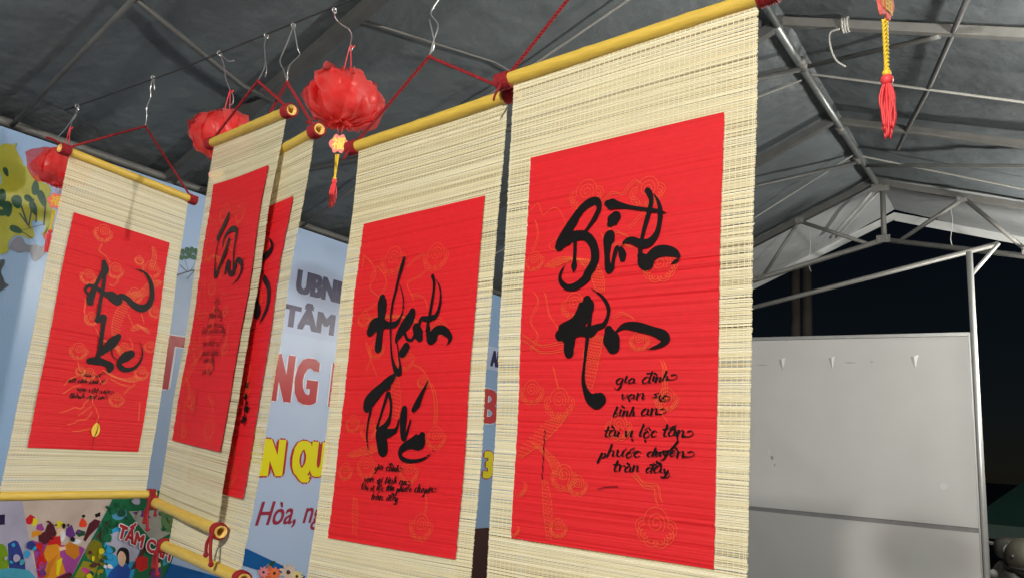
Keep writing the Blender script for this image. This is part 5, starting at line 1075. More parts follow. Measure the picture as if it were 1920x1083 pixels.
# light pipes, ropes and seams under the roof sheets
MB().tube([on_left(-3.50, 1.30), on_left(-2.70, 1.31), on_left(-1.02, 1.33)], 0.011, 8).build('stay_bar', M['bar'], tent, True)
MB().tube([on_left(-2.70, 1.32), on_left(-2.83, 1.90), on_left(-2.83, 2.06)], 0.013, 8).build('purlin', M['bardark'], tent, True)
MB().tube([on_left(-2.30, 2.05, -0.012), on_left(-2.10, 2.75, -0.012), on_left(-2.0, 3.8, -0.012)], 0.006, 6).build('purlin', M['bar'], tent, True)
MB().tube([on_left(-3.50, 2.87), on_left(-3.05, 2.87), on_left(-1.02, 2.95)], 0.008, 6).build('stay_bar', M['bar'], tent, True)
MB().tube([on_left(-1.05, 4.28, -0.05), on_left(-1.25, 4.12, -0.05), on_left(-3.5, 2.2, -0.03)], 0.017, 8).build('wind_brace', M['bardark'], tent, True)
MB().tube([on_left(-1.05, 5.9, -0.05), on_left(-1.64, 5.40, -0.05), on_left(-3.4, 3.9, -0.03)], 0.014, 8).build('wind_brace', M['bardark'], tent, True)
MB().tube([on_left(-1.08, 4.45, -0.02), on_left(-1.32, 4.35, -0.02), on_left(-3.4, 4.3)], 0.005, 6).build('guy_rope', M['rope'], tent)
MB().tube([on_left(-1.05, 5.82, -0.02), on_left(-3.4, 6.3)], 0.005, 6).build('guy_rope', M['rope'], tent)
MB().tube([(-1.1, 4.37, 3.80), (-0.34, 3.86, 3.545), (-0.30, 3.83, 3.53)], 0.014, 8).build('wind_brace', M['bar'], tent, True)
MB().tube([(-1.02, 6.05, 3.77), (-0.56, 5.82, 3.62), (0.9, 5.1, 3.13)], 0.013, 8).build('wind_brace', M['bar'], tent, True)
MB().tube([(-1.06, 4.44, 3.80), (0.02, 4.52, 3.42), (2.0, 4.6, 2.76)], 0.007, 6).build('guy_rope', M['rope'], tent)
MB().tube([(-1.0, 5.87, 3.78), (0.0, 6.02, 3.43), (2.0, 6.2, 2.76)], 0.007, 6).build('guy_rope', M['rope'], tent)
MB().tube([(-0.10, 3.25, 3.48), (-0.25, 3.85, 3.53), (-0.43, 4.55, 3.59), (-0.62, 5.22, 3.655), (-0.72, 5.6, 3.69)], 0.014, 8).build('purlin', M['bardark'], tent, True)
# the far gable truss
GY = 6.50
def gab(name, a, b, r=0.021, mat='bar', y=GY):
    MB().tube([(a[0], y, a[1]), (b[0], y, b[1])], r, 10).build(name, M[mat], tent, True)
gab('gable_chord', (-0.96, 3.297), (-3.50, 2.66))
gab('gable_chord', (-0.96, 3.297), (2.08, 2.60))
gab('king_post', (-0.958, 3.76), (-0.958, 3.29))
gab('gable_web', (-1.086, 3.28), (-1.62, 3.53), 0.016)
gab('gable_web', (-1.60, 3.54), (-1.915, 3.06), 0.014)
gab('gable_web', (-2.3, 3.24), (-1.95, 3.05), 0.014)
gab('gable_web', (-0.835, 3.285), (-0.40, 3.57), 0.016)
gab('gable_web', (-0.40, 3.57), (-0.03, 3.13), 0.016)
gab('gable_web', (0.4, 3.32), (0.0, 3.1), 0.016)
gab('tie_bar', (-3.3, 2.50), (-0.19, 3.175), 0.019, 'bar', 6.43)
for dx in (0.0, 0.05):
    MB().tube([(-1.05 + dx, 6.60, 3.74), (-1.46 + dx, 7.10, 3.555), (-1.50 + dx, 7.15, 3.54)], 0.010, 8).build('hem_batten', M['alum'], tent, True)
MB().tube(spline([(-0.73, 3.79, 3.665), (-0.78, 3.80, 3.66), (-0.80, 3.90, 3.64), (-0.79, 3.98, 3.60), (-0.75, 4.02, 3.57)], 5), 0.0055, 6).build('cloth_tie', M['rope'], tent, True)
tk = MB()
for k in range(3):
    c = V((-0.72 + k * 0.012, 3.82, roof_z(-0.72) - 0.013))
    tk.tube([c + V((0, 0.036 * math.cos(w), 0.036 * math.sin(w))) for w in [i * math.pi / 6 for i in range(13)]], 0.006, 5)
tk.build('cloth_tie', M['rope'], tent, True)
for x, y, d in ((-1.62, 6.9, 0.14), (-0.52, 6.9, 0.14)):
    MB().tube(spline([(x, y, roof_z(x)), (x + 0.01, y, roof_z(x) - d), (x - 0.01, y, roof_z(x) - 2 * d), (x + 0.01, y, roof_z(x) - 2.6 * d)], 4), 0.003, 5).build('hem_string', M['hem'], tent)

for x, z, w, h_ in ((-0.96, 3.30, 0.10, 0.06), (-0.97, 3.74, 0.13, 0.09), (-1.60, 3.525, 0.07, 0.05), (-0.41, 3.56, 0.07, 0.05), (-0.02, 3.12, 0.07, 0.05), (-1.92, 3.055, 0.07, 0.05)):
    jp = MB().box((x - w / 2, GY - 0.030, z - h_ / 2), (x + w / 2, GY - 0.022, z + h_ / 2)).build('joint_plate', M['bar'], tent)
    for dx in (-0.3, 0.3):
        MB().tube([(x + dx * w, GY - 0.040, z), (x + dx * w, GY - 0.029, z)], 0.008, 6).build('bolt', M['galv'], jp)
# the white exhibition panel under the far gable
panel = thing('partition_panel', 'white display partition with dark horizontal joint under the far gable', 'partition', (-1.4, 6.3, 0))
PX0, PX1 = -3.35, -0.405
MB().box((PX0, 6.30, 1.172), (PX1, 6.33, 2.485)).build('upper_board', M['board'], panel)
MB().box((PX0, 6.30, 0.10), (PX1, 6.33, 1.140)).build('lower_board', M['board'], panel)
MB().box((PX0, 6.312, 1.141), (PX1, 6.328, 1.171)).build('joint_rail', M['gap'], panel)
MB().box((PX0, 6.292, 2.487), (PX1, 6.338, 2.512)).build('top_rail', M['boardrail'], panel)
MB().box((PX1 + 0.001, 6.294, 0.0), (PX1 + 0.012, 6.336, 2.512)).build('edge_strip', M['boardrail'], panel)
MB().tube([(-0.372, 6.315, 0), (-0.372, 6.315, 3.10)], 0.021, 12).build('end_post', M['alum'], panel, True)
MB().tube([(-0.365, 6.315, 2.93), (-0.19, 6.40, 3.17)], 0.014, 8).build('knee_brace', M['alum'], panel, True)
for x, z, w in ((-1.70, 2.30, 0.055), (-1.325, 2.305, 0.045), (-0.755, 2.31, 0.055)):
    MB().add([(x - w * .5, 6.297, z + 0.035), (x + w * .6, 6.285, z + 0.045), (x + w * 0.15, 6.29, z - 0.06), (x + w * .05, 6.28, z + 0.03)],
             [(0, 3, 2), (3, 1, 2)]).build('tape_corner', M['tape'], panel)
for x, z, w, h, k in ((-1.86, 2.285, 0.07, 0.004, 'smudge'), (-1.80, 1.60, 0.012, 0.03, 'tape'), (-1.78, 1.555, 0.02, 0.022, 'smudge'), (-1.76, 1.50, 0.01, 0.01, 'smudge'),
                      (-0.60, 1.43, 0.035, 0.030, 'tape'), (-1.19, 2.30, 0.05, 0.004, 'smudge'), (-1.04, 2.305, 0.02, 0.004, 'smudge')):
    n_ = 9
    MB().add([(x + w * math.cos(6.283 * i / n_) * (0.7 + 0.5 * noise.noise((i * 1.7, x * 9, z))), 6.2975, z + h * math.sin(6.283 * i / n_) * (0.8 + 0.5 * noise.noise((i * 2.3, z * 9, x)))) for i in range(n_)],
             [tuple(range(n_))]).build('scuff_mark', M[k], panel)

# ---------------------------------------------------------------- the printed banner on the left side
BX = -3.48
banner = thing('event_banner', 'wide pale blue printed event banner hung along the left eave', 'banner', (BX, 3.0, 0.1))
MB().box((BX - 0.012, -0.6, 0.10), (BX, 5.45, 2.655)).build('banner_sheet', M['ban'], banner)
layer = {}
def flat(name, key, pts, off):
    pts = [(BX + off, y, z) for y, z in pts]
    return MB().add(pts, [tuple(range(len(pts)))]).build(name, M[key], banner)
for i, (nm, key, pts) in enumerate(PICTURES):
    sp = pts
    if nm in ('painted_tree', 'cover_picture') and len(pts) > 4 and key in ('p_skin', 'p_black', 'p_ltblue', 'p_dkblue', 'p_lime', 'p_red2', 'p_ltgreen', 'p_pink', 'p_white'):
        sp = spline(list(pts) + [pts[0]], 4)[:-1]
    if nm == 'painted_tree':
        sp = [(y + 0.03 * noise.noise((y * 22, z * 22, 0)), z + 0.03 * noise.noise((y * 22, z * 22, 9))) for y, z in spline(list(pts) + [pts[0]], 10)[:-1]]
    flat(nm, key, sp, 0.0010 + 0.00005 * i)

by_col = {}
for key, pts in SMALL:                      # brush dabs of the printed covers, too small to pick apart
    by_col.setdefault(key, []).append(pts)
nd = 0
for key, polys in by_col.items():
    mb = MB()
    for pts in polys:
        nd += 1
        mb.add([(BX + 0.0076 + 0.000006 * nd, y, z) for y, z in pts], [tuple(range(len(pts)))])
    tag(mb.build('cover_dabs', M[key], banner), kind='stuff')

def fatten(vs, fs, ry, rz, square=False):
    """a heavier weight: the same flat shapes laid several times, shifted sideways, each a hair above the last"""
    sh = [(a, c) for a in (-ry, -ry * .34, ry * .34, ry) for c in (-rz, rz)] if square else [(0, 0)] + [(ry * math.cos(a), rz * math.sin(a)) for a in [i * math.pi / 5 for i in range(10)]] + [(ry * .5, 0), (-ry * .5, 0)]
    V2, F2 = [], []
    for i, (dy, dz) in enumerate(sh):
        n = len(V2)
        V2 += [(p[0] + 0.00001 * i, p[1] + dy, p[2] + dz) for p in vs]
        F2 += [tuple(j + n for j in f) for f in fs]
    return V2, F2

def words(text, key, y0, y1, z0, z1, off, fat=0.006, shear=0.0):
    """one flat piece for each printed letter, fitted into y0..y1, z0..z1"""
    full = word_mesh(text, 0.0, shear)[0]
    ax0, ax1 = min(p[0] for p in full), max(p[0] for p in full)
    cap = max(p[1] for p in word_mesh('H', 0, 0)[0])
    sy, sz = (y1 - y0) / (ax1 - ax0), (z1 - z0) / cap
    bar0 = max(p[0] for p in word_mesh('|', 0, shear)[0])
    for i, ch in enumerate(text):
        if ch == ' ':
            continue
        adv = max(p[0] for p in word_mesh(text[:i] + '|', 0, shear)[0]) - bar0
        vs, fs = word_mesh(ch, 0.0, shear)
        vs = [(BX + off, y0 + (p[0] + adv - ax0) * sy, z0 + p[1] * sz) for p in vs]
        vs, fs = fatten(vs, fs, fat, fat * 0.6, fat < 0.02)
        MB().add(vs, fs).build('printed_letter', M[key], banner)

def glow(y0, y1, z0, z1, off):
    n_ = 16
    flat('printed_backing', 't_pale', [((y0 + y1) / 2 + (y1 - y0) / 2 * abs(math.cos(a)) ** 0.3 * (1 if math.cos(a) > 0 else -1),
                                        (z0 + z1) / 2 + (z1 - z0) / 2 * abs(math.sin(a)) ** 0.3 * (1 if math.sin(a) > 0 else -1))
                                       for a in [6.2832 * (i + .5) / n_ for i in range(n_)]], off)
OFF = 0.0012
glow(2.82, 3.42, 2.255, 2.435, OFF)
glow(2.60, 3.45, 2.045, 2.24, OFF + 0.0003)
glow(4.70, 4.99, 2.07, 2.25, OFF + 0.0005)
words('UBND', 't_navy', 2.868, 3.27, 2.288, 2.41, OFF + 0.001, 0.011)
words('TÂM V', 't_plum', 2.80, 3.35, 2.088, 2.20, OFF + 0.001, 0.011)
words('AN', 't_navy', 4.80, 4.955, 2.105, 2.215, OFF + 0.001, 0.011)
for t_, a_, b_2 in (('T', 2.04, 2.235), ('N', 2.785, 2.90), ('G', 2.945, 3.085), ('I', 3.215, 3.25), ('B.', 4.74, 4.985)):
    words(t_, 't_white', a_, b_2, 1.675, 1.915, OFF + 0.001, 0.027)
    words(t_, 't_red', a_, b_2, 1.675, 1.915, OFF + 0.002, 0.017)
for t_, a_, b_2 in (('ÂN', 2.66, 2.905), ('QU', 2.995, 3.22), ('3', 4.81, 4.90)):
    words(t_, 't_red', a_, b_2, 1.275, 1.45, OFF + 0.001, 0.032)
    words(t_, 't_yellow', a_, b_2, 1.275, 1.45, OFF + 0.002, 0.016)
words('Hòa, ngà', 't_wine', 2.785, 3.30, 1.01, 1.13, OFF + 0.001, 0.0022, 0.28)
def slanted(text, y0, z0, y1, z1, h, off):
    """title running downhill across the cover picture"""
    full = word_mesh(text, 0, 0.1)[0]
    x1 = max(p[0] for p in full)
    bar0 = max(p[0] for p in word_mesh('|', 0, 0.1)[0])
    for fat, key, o2 in ((0.008, 't_white', 0), (0.0035, 't_red', 0.001)):
        for i, ch in enumerate(text):
            if ch == ' ':
                continue
            adv = max(p[0] for p in word_mesh(text[:i] + '|', 0, 0.1)[0]) - bar0
            vs, fs = word_mesh(ch, 0, 0.1)
            vs = [(BX + off + o2, y0 + (y1 - y0) * (p[0] + adv) / x1, z0 + (z1 - z0) * (p[0] + adv) / x1 + h * p[1] / 0.7) for p in vs]
            vs, fs = fatten(vs, fs, fat, fat)
            MB().add(vs, fs).build('printed_letter', M[key], banner)
slanted('TẤM CÁM', 2.03, 0.995, 2.31, 0.868, 0.055, OFF + 0.0095)

# ---------------------------------------------------------------- calligraphy scrolls
LETTER = {
    'a': (1.05, [[(.75, .9), (.4, 1), (.1, .6), (.15, .1), (.5, .05), (.75, .5), (.78, .9), (.75, .2), (1, .1)]]),
    'b': (.85, [[(.25, 1.9), (.1, .1), (.5, .05), (.65, .6), (.15, .7)]]),
    'c': (.8, [[(.7, .8), (.4, 1), (.1, .5), (.35, .03), (.75, .2)]]),
    'd': (1.1, [[(.75, .85), (.4, 1), (.1, .5), (.3, .02), (.7, .3), (.88, 1.9), (.8, .2), (1.05, .1)]]),
    'e': (.8, [[(.1, .5), (.65, .6), (.4, 1), (.1, .5), (.35, .03), (.75, .2)]]),
    'g': (1.0, [[(.75, .9), (.4, 1), (.1, .6), (.2, .15), (.55, .1), (.78, .9), (.7, -.5), (.4, -.9), (.05, -.6)]]),
    'h': (1.0, [[(.25, 1.9), (.1, .05)], [(.1, .5), (.45, .95), (.65, .7), (.65, .1), (.95, .15)]]),
    'i': (.45, [[(.15, .9), (.12, .15), (.4, .1)]]),
    'l': (.5, [[(.28, 1.9), (.12, .15), (.45, .1)]]),
    'm': (1.4, [[(.1, .95), (.12, .05)], [(.12, .6), (.4, 1), (.55, .1)], [(.55, .6), (.85, 1), (1.05, .1), (1.3, .1)]]),
    'n': (1.0, [[(.1, .95), (.12, .05)], [(.12, .6), (.45, 1), (.65, .8), (.65, .1), (.95, .1)]]),
    'o': (.85, [[(.4, 1), (.1, .6), (.3, .02), (.7, .4), (.45, 1)]]),
    'p': (.95, [[(.15, 1), (.0, -.9)], [(.12, .6), (.5, 1), (.75, .5), (.4, .05), (.1, .2)]]),
    'r': (.75, [[(.1, .95), (.12, .05)], [(.12, .55), (.4, 1), (.7, .9)]]),
    's': (.75, [[(.6, .95), (.15, .75), (.5, .35), (.3, .02), (.02, .15)]]),
    't': (.65, [[(.32, 1.6), (.2, .15), (.55, .1)], [(-.05, 1.05), (.65, 1.12)]]),
    'u': (.95, [[(.05, .95), (.12, .15), (.45, .08), (.64, .95), (.65, .1), (.9, .1)]]),
    'v': (.75, [[(.05, .95), (.3, .05), (.65, 1.05)]]),
    'y': (.85, [[(.05, .95), (.3, .1), (.65, .95), (.4, -.7), (.05, -.8)]]),
}
MARK = {
    '\u0300': [[(.15, 1.6), (.5, 1.3)]], '\u0301': [[(.35, 1.3), (.75, 1.75)]], '\u0302': [[(.1, 1.2), (.4, 1.55), (.7, 1.2)]],
    '\u0306': [[(.1, 1.5), (.4, 1.25), (.7, 1.5)]], '\u0309': [[(.3, 1.6), (.55, 1.5), (.4, 1.25)]], '\u0303': [[(.1, 1.3), (.3, 1.5), (.5, 1.3), (.75, 1.5)]],
    '\u0323': [[(.38, -.35), (.48, -.45)]], '\u031b': [[(.7, .95), (.9, 1.2), (.8, 1.4)]],
}

def handwriting(text, rnd):
    """brush-pen polylines for a line of Vietnamese text, unit x-height"""
    x, out = 0.0, []
    for ch in text:
        if ch == ' ':
            x += 0.7
            continue
        bar = ch == 'đ'
        dec = unicodedata.normalize('NFD', 'd' if bar else ch)
        adv, strokes = LETTER.get(dec[0], LETTER['o'])
        s = 0.78 + 0.45 * rnd.random()
        dy = 0.42 * (rnd.random() - 0.5)
        for st in strokes + [m for c in dec[1:] for m in MARK.get(c, [])] + ([[(.35, 1.55), (1.2, 1.62)]] if bar else []):
            out.append([(x + px * s + 0.18 * py, py * s + dy) for px, py in st])
        if dec[0] == 'i' and len(dec) == 1:
            out.append([(x + .45, 1.4), (x + .5, 1.48)])
        x += adv * s
    if out and len(text) > 3:                 # the last letter runs out in a swash
        ex, ey = out[-1][-1]
        out.append([(ex - 0.1, ey + 0.1), (ex + 0.5, ey + 0.0), (ex + 1.0, ey + 0.45), (ex + 0.75, ey + 0.95), (ex + 0.3, ey + 0.8)])
    return out, max(x, 0.5)

SCROLL_INFO = {
    1: dict(label='leftmost scroll, hung close in front of the banner, with two big dark words', top=-0.25, bottom=1.192, apex=(0.531, -0.507), u0=-0.135, u1=1.15, flip=0),
    2: dict(label='steeply angled dim scroll overlapping another one, second from the left', top=-0.192, bottom=1.235, apex=(0.532, -0.386), u0=-0.14, u1=1.12, flip=0),
    3: dict(label='scroll mostly hidden behind its neighbour, only its right side with half a letter showing', top=-0.21, bottom=1.222, apex=(0.588, -0.491), u0=-0.14, u1=1.15, flip=0),
    4: dict(label='scroll with Hạnh calligraphy in the middle, cord over its rod in full view', top=-0.295, bottom=1.20, apex=(0.44, -0.533), u0=-0.14, u1=1.10, flip=0),
    5: dict(label='largest, nearest scroll with Bình An calligraphy, rightmost of the five', top=-0.262, bottom=1.20, apex=(0.50, -0.60), u0=-0.14, u1=1.135, flip=0),
}
APEX = {}

def make_scroll(k):
    rnd = random.Random(100 + k)
    q = [V(p) for p in PAPER[k]]
    W = (q[1] - q[0]).length
    H = ((q[3] - q[0]).length + (q[2] - q[1]).length) / 2
    nrm = (q[1] - q[0]).cross(q[0] - q[3]).normalized()
    info = SCROLL_INFO[k]
    ph1, ph2 = rnd.random() * 6, rnd.random() * 6
    def S(u, v, off=0.0):
        p = q[0].lerp(q[1], u).lerp(q[3].lerp(q[2], u), v)
        wave = 0.0022 * math.sin(v * 7 + ph1) + 0.0016 * math.sin(v * 13 + u * 2 + ph2) + 0.004 * math.sin(u * 3 + ph2) * math.sin(v * 2.4 + ph1)
        return p + nrm * (off + wave)
    u0, u1, vt, vb = info['u0'], info['u1'], info['top'], info['bottom']
    loc = S(0.5, vt)
    t = thing('calligraphy_scroll', info['label'], 'scroll', loc, 'bamboo calligraphy scrolls')
    # slats
    pitch = 0.0026 / H
    rows = []
    v = vt + 0.006
    while v < vb - 0.004:
        h = pitch * (0.72 + 0.6 * rnd.random())
        tone = min(1, max(0, rnd.gauss(0.70, 0.14)))
        r_ = rnd.random()
        if r_ < (0.05 if k == 1 else 0.09):
            tone = rnd.random() * 0.3
            h *= 0.42
        elif r_ < 0.16:
            tone = 0.35
        rows.append((v, v + h, rnd.gauss(0, 0.00028), tone))
        v += h + pitch * (0.04 + (0.30 * rnd.random() if rnd.random() < 0.10 else 0.06 * rnd.random()))
    low = [noise.noise((i * 0.11, k * 7.0, 0.5)) * 0.0011 for i in range(len(rows))]
    mb = MB()
    seg = 6
    for i, (a, b, o, tone) in enumerate(rows):
        o += low[i]
        ua, ub = u0 + rnd.gauss(0, 0.0014), u1 + rnd.gauss(0, 0.0014)
        skew = rnd.gauss(0, 0.00045) / H
        vs = []
        for s in range(seg + 1):
            u = ua + (ub - ua) * s / seg
            dv = skew * (s / seg - 0.5) * 2
            dn = 0.00025 * noise.noise((u * 6, i * 0.37, k))
            h = b - a
            for fv, fo in ((0.0, 0.0), (0.22, 0.0008), (0.78, 0.0008), (1.0, 0.0)):
                vs.append(S(u, a + h * fv + dv, o + dn + fo))
        fs = []
        for s in range(seg):
            for c in range(3):
                p = s * 4 + c
                fs.append((p, p + 1, p + 5, p + 4))
            fs.append((s * 4, s * 4 + 4, s * 4 + 7, s * 4 + 3))
        fs += [(0, 1, 2, 3), tuple(seg * 4 + z for z in (3, 2, 1, 0))]
        mb.add(vs, fs, tone)
    tag(mb.build('bamboo_slats', M['slat'], t, False, 'tone'), kind='stuff')
    # warp threads
    mb = MB()
    nt_ = int((u1 - u0) * W / 0.0105)
    us = [u0 + 0.008 + (u1 - u0 - 0.016) * i / nt_ for i in range(nt_ + 1)] + [u0 + 0.016, u1 - 0.016]
    for u in us:
        hw = 0.0006 / W
        dr = rnd.gauss(0, 0.0012)
        pts = []
        nv = 170
        for i in range(nv + 1):
            v = vt + 0.004 + (vb - vt - 0.008) * i / nv
            du = dr * math.sin(v * 5 + u * 40) + 0.0006 * (1 if i % 2 else -1)
            off = 0.0022 + 0.0005 * (1 if i % 2 else -1)
            pts += [S(u + du - hw, v, off), S(u + du + hw, v, off)]
        mb.add(pts, [(2 * i, 2 * i + 1, 2 * i + 3, 2 * i + 2) for i in range(nv)])
    tag(mb.build('warp_threads', M['thread'], t), kind='stuff')
    # red paper, taking the ripple of the slats under it
    mb = MB()
    nu, nv = 10, 520
    crease = [0.0] * (nv + 1)
    for c in range(90):
        p = rnd.randrange(nv)
        d = rnd.choice((0.0005, 0.0009, 0.0013, 0.002))
        wd = rnd.choice((1, 1, 2, 3))
        for j in range(-wd, wd + 1):
            if 0 <= p + j <= nv:
                crease[p + j] -= d * (1 - abs(j) / (wd + 1))
    ripple = [rnd.gauss(0, 0.0003) for _ in range(nv + 1)]
    fade = [(rnd.random() * 8, rnd.random() * 3 + 1) for _ in range(nv + 1)]
    for j in range(nv + 1):
        v = j / nv
        for i in range(nu + 1):
            u = i / nu
            cr = max(-0.0021, crease[j]) * (0.55 + 0.45 * math.sin(u * fade[j][1] + fade[j - j % 4][0]))
            lowp = 0.0012 * noise.noise((v * 26, u * 0.8, k * 3.1)) + 0.0011 * noise.noise((v * 75, u * 1.5, k))
            if i in (0, nu):
                u += 0.0022 * noise.noise((v * 60, i, k * 2.0)) + 0.0012 * noise.noise((v * 300, i, k))
            mb.v.append(S(u, v, 0.0058 + ripple[j] + cr + lowp))
            mb.attr.append(0)
    for j in range(nv):
        for i in range(nu):
            a = j * (nu + 1) + i
            mb.f.append((a, a + nu + 1, a + nu + 2, a + 1))
    paper = mb.build('red_paper', M['paper'], t, True)
    tops = 0.0084
    # brush ribbons on the paper
    def ribbon(mb, pts, off, dry0=0.0, cap=True):
        """pts: (u, v, width) in paper coordinates"""
        P = [(p[0] * W, p[1] * H, max(p[2], 0.0004)) for p in pts]
        vs, at = [], []
        n = len(P)
        for i, (x, y, w) in enumerate(P):
            x2, y2, _ = P[min(i + 1, n - 1)]
            x1, y1, _ = P[max(i - 1, 0)]
            dx, dy = x2 - x1, y2 - y1
            L = math.hypot(dx, dy) or 1
            ex, ey = -dy / L * w / 2, dx / L * w / 2
            o = off + 0.000006 * i
            vs += [S((x + ex) / W, (y + ey) / H, o), S((x - ex) / W, (y - ey) / H, o)]
            d = dry0 + max(0.0, min(0.75, (0.0075 - w) / 0.0075))
            at += [d, d]
        fs = [(2 * i, 2 * i + 1, 2 * i + 3, 2 * i + 2) for i in range(n - 1)]
        mb.add(vs, fs, at)
        if cap:
            for i, j in ((0, 1), (n - 1, n - 2)):
                x, y, w = P[i]
                xx, yy, _ = P[j]
                an = math.atan2(y - yy, x - xx)
                ring = [S((x + w / 2 * math.cos(an + a)) / W, (y + w / 2 * math.sin(an + a)) / H, off + 0.000006 * i)
                        for a in [-math.pi / 2 + math.pi * z / 8 for z in range(9)]]
                mb.add(ring, [tuple(range(9))], dry0)
    # gold cloud and dragon print
    gmb = MB()
    lw = 0.0010 if k == 1 else 0.0008
    g_off = tops - 0.0006
    cnt = [0]
    def gl(pts, w=None):
        if any(not (0.008 < p[0] < 0.992 and 0.005 < p[1] < 0.995) for p in pts):
            return
        cnt[0] += 1
        ribbon(gmb, [(p[0], p[1], w or lw) for p in spline(pts, 4)], g_off + 0.0000015 * cnt[0], 0, False)
    def arc(x, y, rx, ry, a0, a1, n=9):
        gl([(x + rx * math.cos(a0 + (a1 - a0) * i / n), y + ry * math.sin(a0 + (a1 - a0) * i / n)) for i in range(n + 1)])
    for e in GOLD.get(k, GOLD[5]):
        if e[0] == 'c':
            _, x, y, r = e
            rx, ry = r / W, r / H
            gl([(x + rx * 0.5 * (0.1 + i / 22) * math.cos(i * 0.7), y - ry * 0.15 + ry * 0.5 * (0.1 + i / 22) * math.sin(i * 0.7)) for i in range(20)])
            arc(x, y - ry * 0.2, rx * 0.62, ry * 0.62, math.pi * 0.9, math.pi * 2.1)
            for a, f in ((0.05, .36), (0.62, .34), (1.2, .36), (1.9, .36), (2.5, .36), (3.1, .34)):
                cx, cy = x + rx * 0.68 * math.cos(a), y + ry * 0.55 * math.sin(a)
                arc(cx, cy, rx * f, ry * f, a - 1.9, a + 1.9)
                arc(cx, cy, rx * f * .6, ry * f * .6, a - 1.7, a + 1.7)
        elif e[0] in ('l', 'f'):
            pts = spline(list(e[1]), 5)
            wig = 0.004
            for sgn in (-1, 1):
                gl([(p[0] + sgn * wig * (1 - (i / len(pts)) * (e[0] == 'f')) + 0.004 * math.sin(i * 0.9), p[1] + sgn * 0.0025 * (1 - (i / len(pts)) * (e[0] == 'f'))) for i, p in enumerate(pts)])
        else:
            pts = spline(list(e[1]), 6)
            for sgn in (-1, 1):
                gl([(p[0] + sgn * p[2] / W / 2 * 0.9, p[1] + sgn * 0.2 * p[2] / H / 2) for p in pts])
            for i in range(0, len(pts) - 1):
                x, y, w = pts[i]
                m = max(2, int(w / 0.006))
                for j in range(m):
                    fx = (j + 0.5 + 0.5 * (i % 2)) / m - 0.5
                    if abs(fx) < 0.5:
                        arc(x + fx * w / W, y + 0.2 * fx * w / H, 0.0032 / W, 0.0032 / H, 0.1, math.pi - 0.1, 3)
    tag(gmb.build('gold_print', M['goldwarm' if k == 1 else 'gold'], paper), kind='stuff')
    for i, st in enumerate(INK[k]):
        mb = MB()
        ribbon(mb, spline(list(st), 8), tops + 0.00035 + 0.00003 * i, 0.12 if k in (1, 4) else 0.0)
        mb.build('brush_stroke', M['ink'], paper, False, 'dry')
    mb = MB()
    idx = 0
    for text, ua, va, ub, vb2, hh in VERSE[k]:
        strokes, wid = handwriting(text, rnd)
        for st in strokes:
            idx += 1
            sp = spline(st, 4)
            n = len(sp)
            pts = []
            for i, (x, y) in enumerate(sp):
                f = x / wid
                x2, y2 = sp[min(i + 1, n - 1)]
                x1, y1 = sp[max(i - 1, 0)]
                dn = max(0.0, (y1 - y2) / (math.hypot(x2 - x1, y2 - y1) or 1))
                wv = (0.7 if k == 2 else 1.0) * hh * (0.10 + 0.26 * dn * (0.7 + 0.5 * rnd.random()) + 0.10 * (i == 0) + 0.07 * rnd.random())
                pts.append((ua + (ub - ua) * f, va + (vb2 - va) * f - y * hh * 0.95 / H, wv))
            ribbon(mb, pts, tops + 0.0003 + 0.0000025 * idx, -1.0)
    if k == 5:
        sig = [(0.165 + 0.004 * math.sin(i * 2.1), 0.735 + 0.118 * i / 16, 0.0012 + 0.0016 * (i % 3 == 0)) for i in range(17)]
        ribbon(mb, sig, tops + 0.0011, -1.0)
        ribbon(mb, [(0.46, 0.862, 0.0009), (0.50, 0.856, 0.0016), (0.56, 0.852, 0.0012)], tops + 0.00115, -1.0)
        ribbon(mb, [(0.74, 0.772, 0.002), (0.80, 0.765, 0.003), (0.835, 0.745, 0.0042), (0.825, 0.722, 0.003), (0.80, 0.716, 0.0015)], tops + 0.00118, -1.0)
    if k == 2:
        ribbon(mb, [(0.40, 0.80, 0.002), (0.41, 0.85, 0.003), (0.40, 0.90, 0.001)], tops + 0.0011, -1.0)
    if k == 1:
        ribbon(mb, [(0.55, 0.865, 0.0008), (0.56, 0.90, 0.002), (0.555, 0.925, 0.004), (0.54, 0.95, 0.002), (0.545, 1.0, 0.0008)], tops + 0.0013, -1.0)
    tag(mb.build('brush_verse', M['ink'], paper, False, 'dry'), kind='stuff')
    if k == 1:
        x, y, r = SEAL
        MB().add([S(x + r / W * 0.95 * math.cos(a) * (1 - 0.25 * max(0, -math.sin(a))), y + 1.45 * r / H * math.sin(a), tops + 0.0009) for a in [6.2832 * i / 18 for i in range(18)]],
                 [tuple(range(18))]).build('gold_seal', M['goldbright'], paper)
    # rods, cord wraps, hanging cord
    def rod(vr, sides=18):
        ra, rb = S(u0 - 0.10, vr, 0.004), S(u1 + 0.085, vr, 0.004)
        ax = (rb - ra).normalized()
        L = (rb - ra).length
        R0 = 0.0150
        pts = [ra + ax * (L * i / 30) for i in range(31)]
        node = rnd.random() * 0.3 + 0.3
        rs = [R0 * (1 + 0.02 * math.sin(i * 0.4) + (0.07 if abs(i / 30 - node) < 0.018 or abs(i / 30 - node - 0.37) < 0.018 else 0)) for i in range(31)]
        o = MB().tube(pts, rs, sides, False).build('rod', M['rod'], t, True)
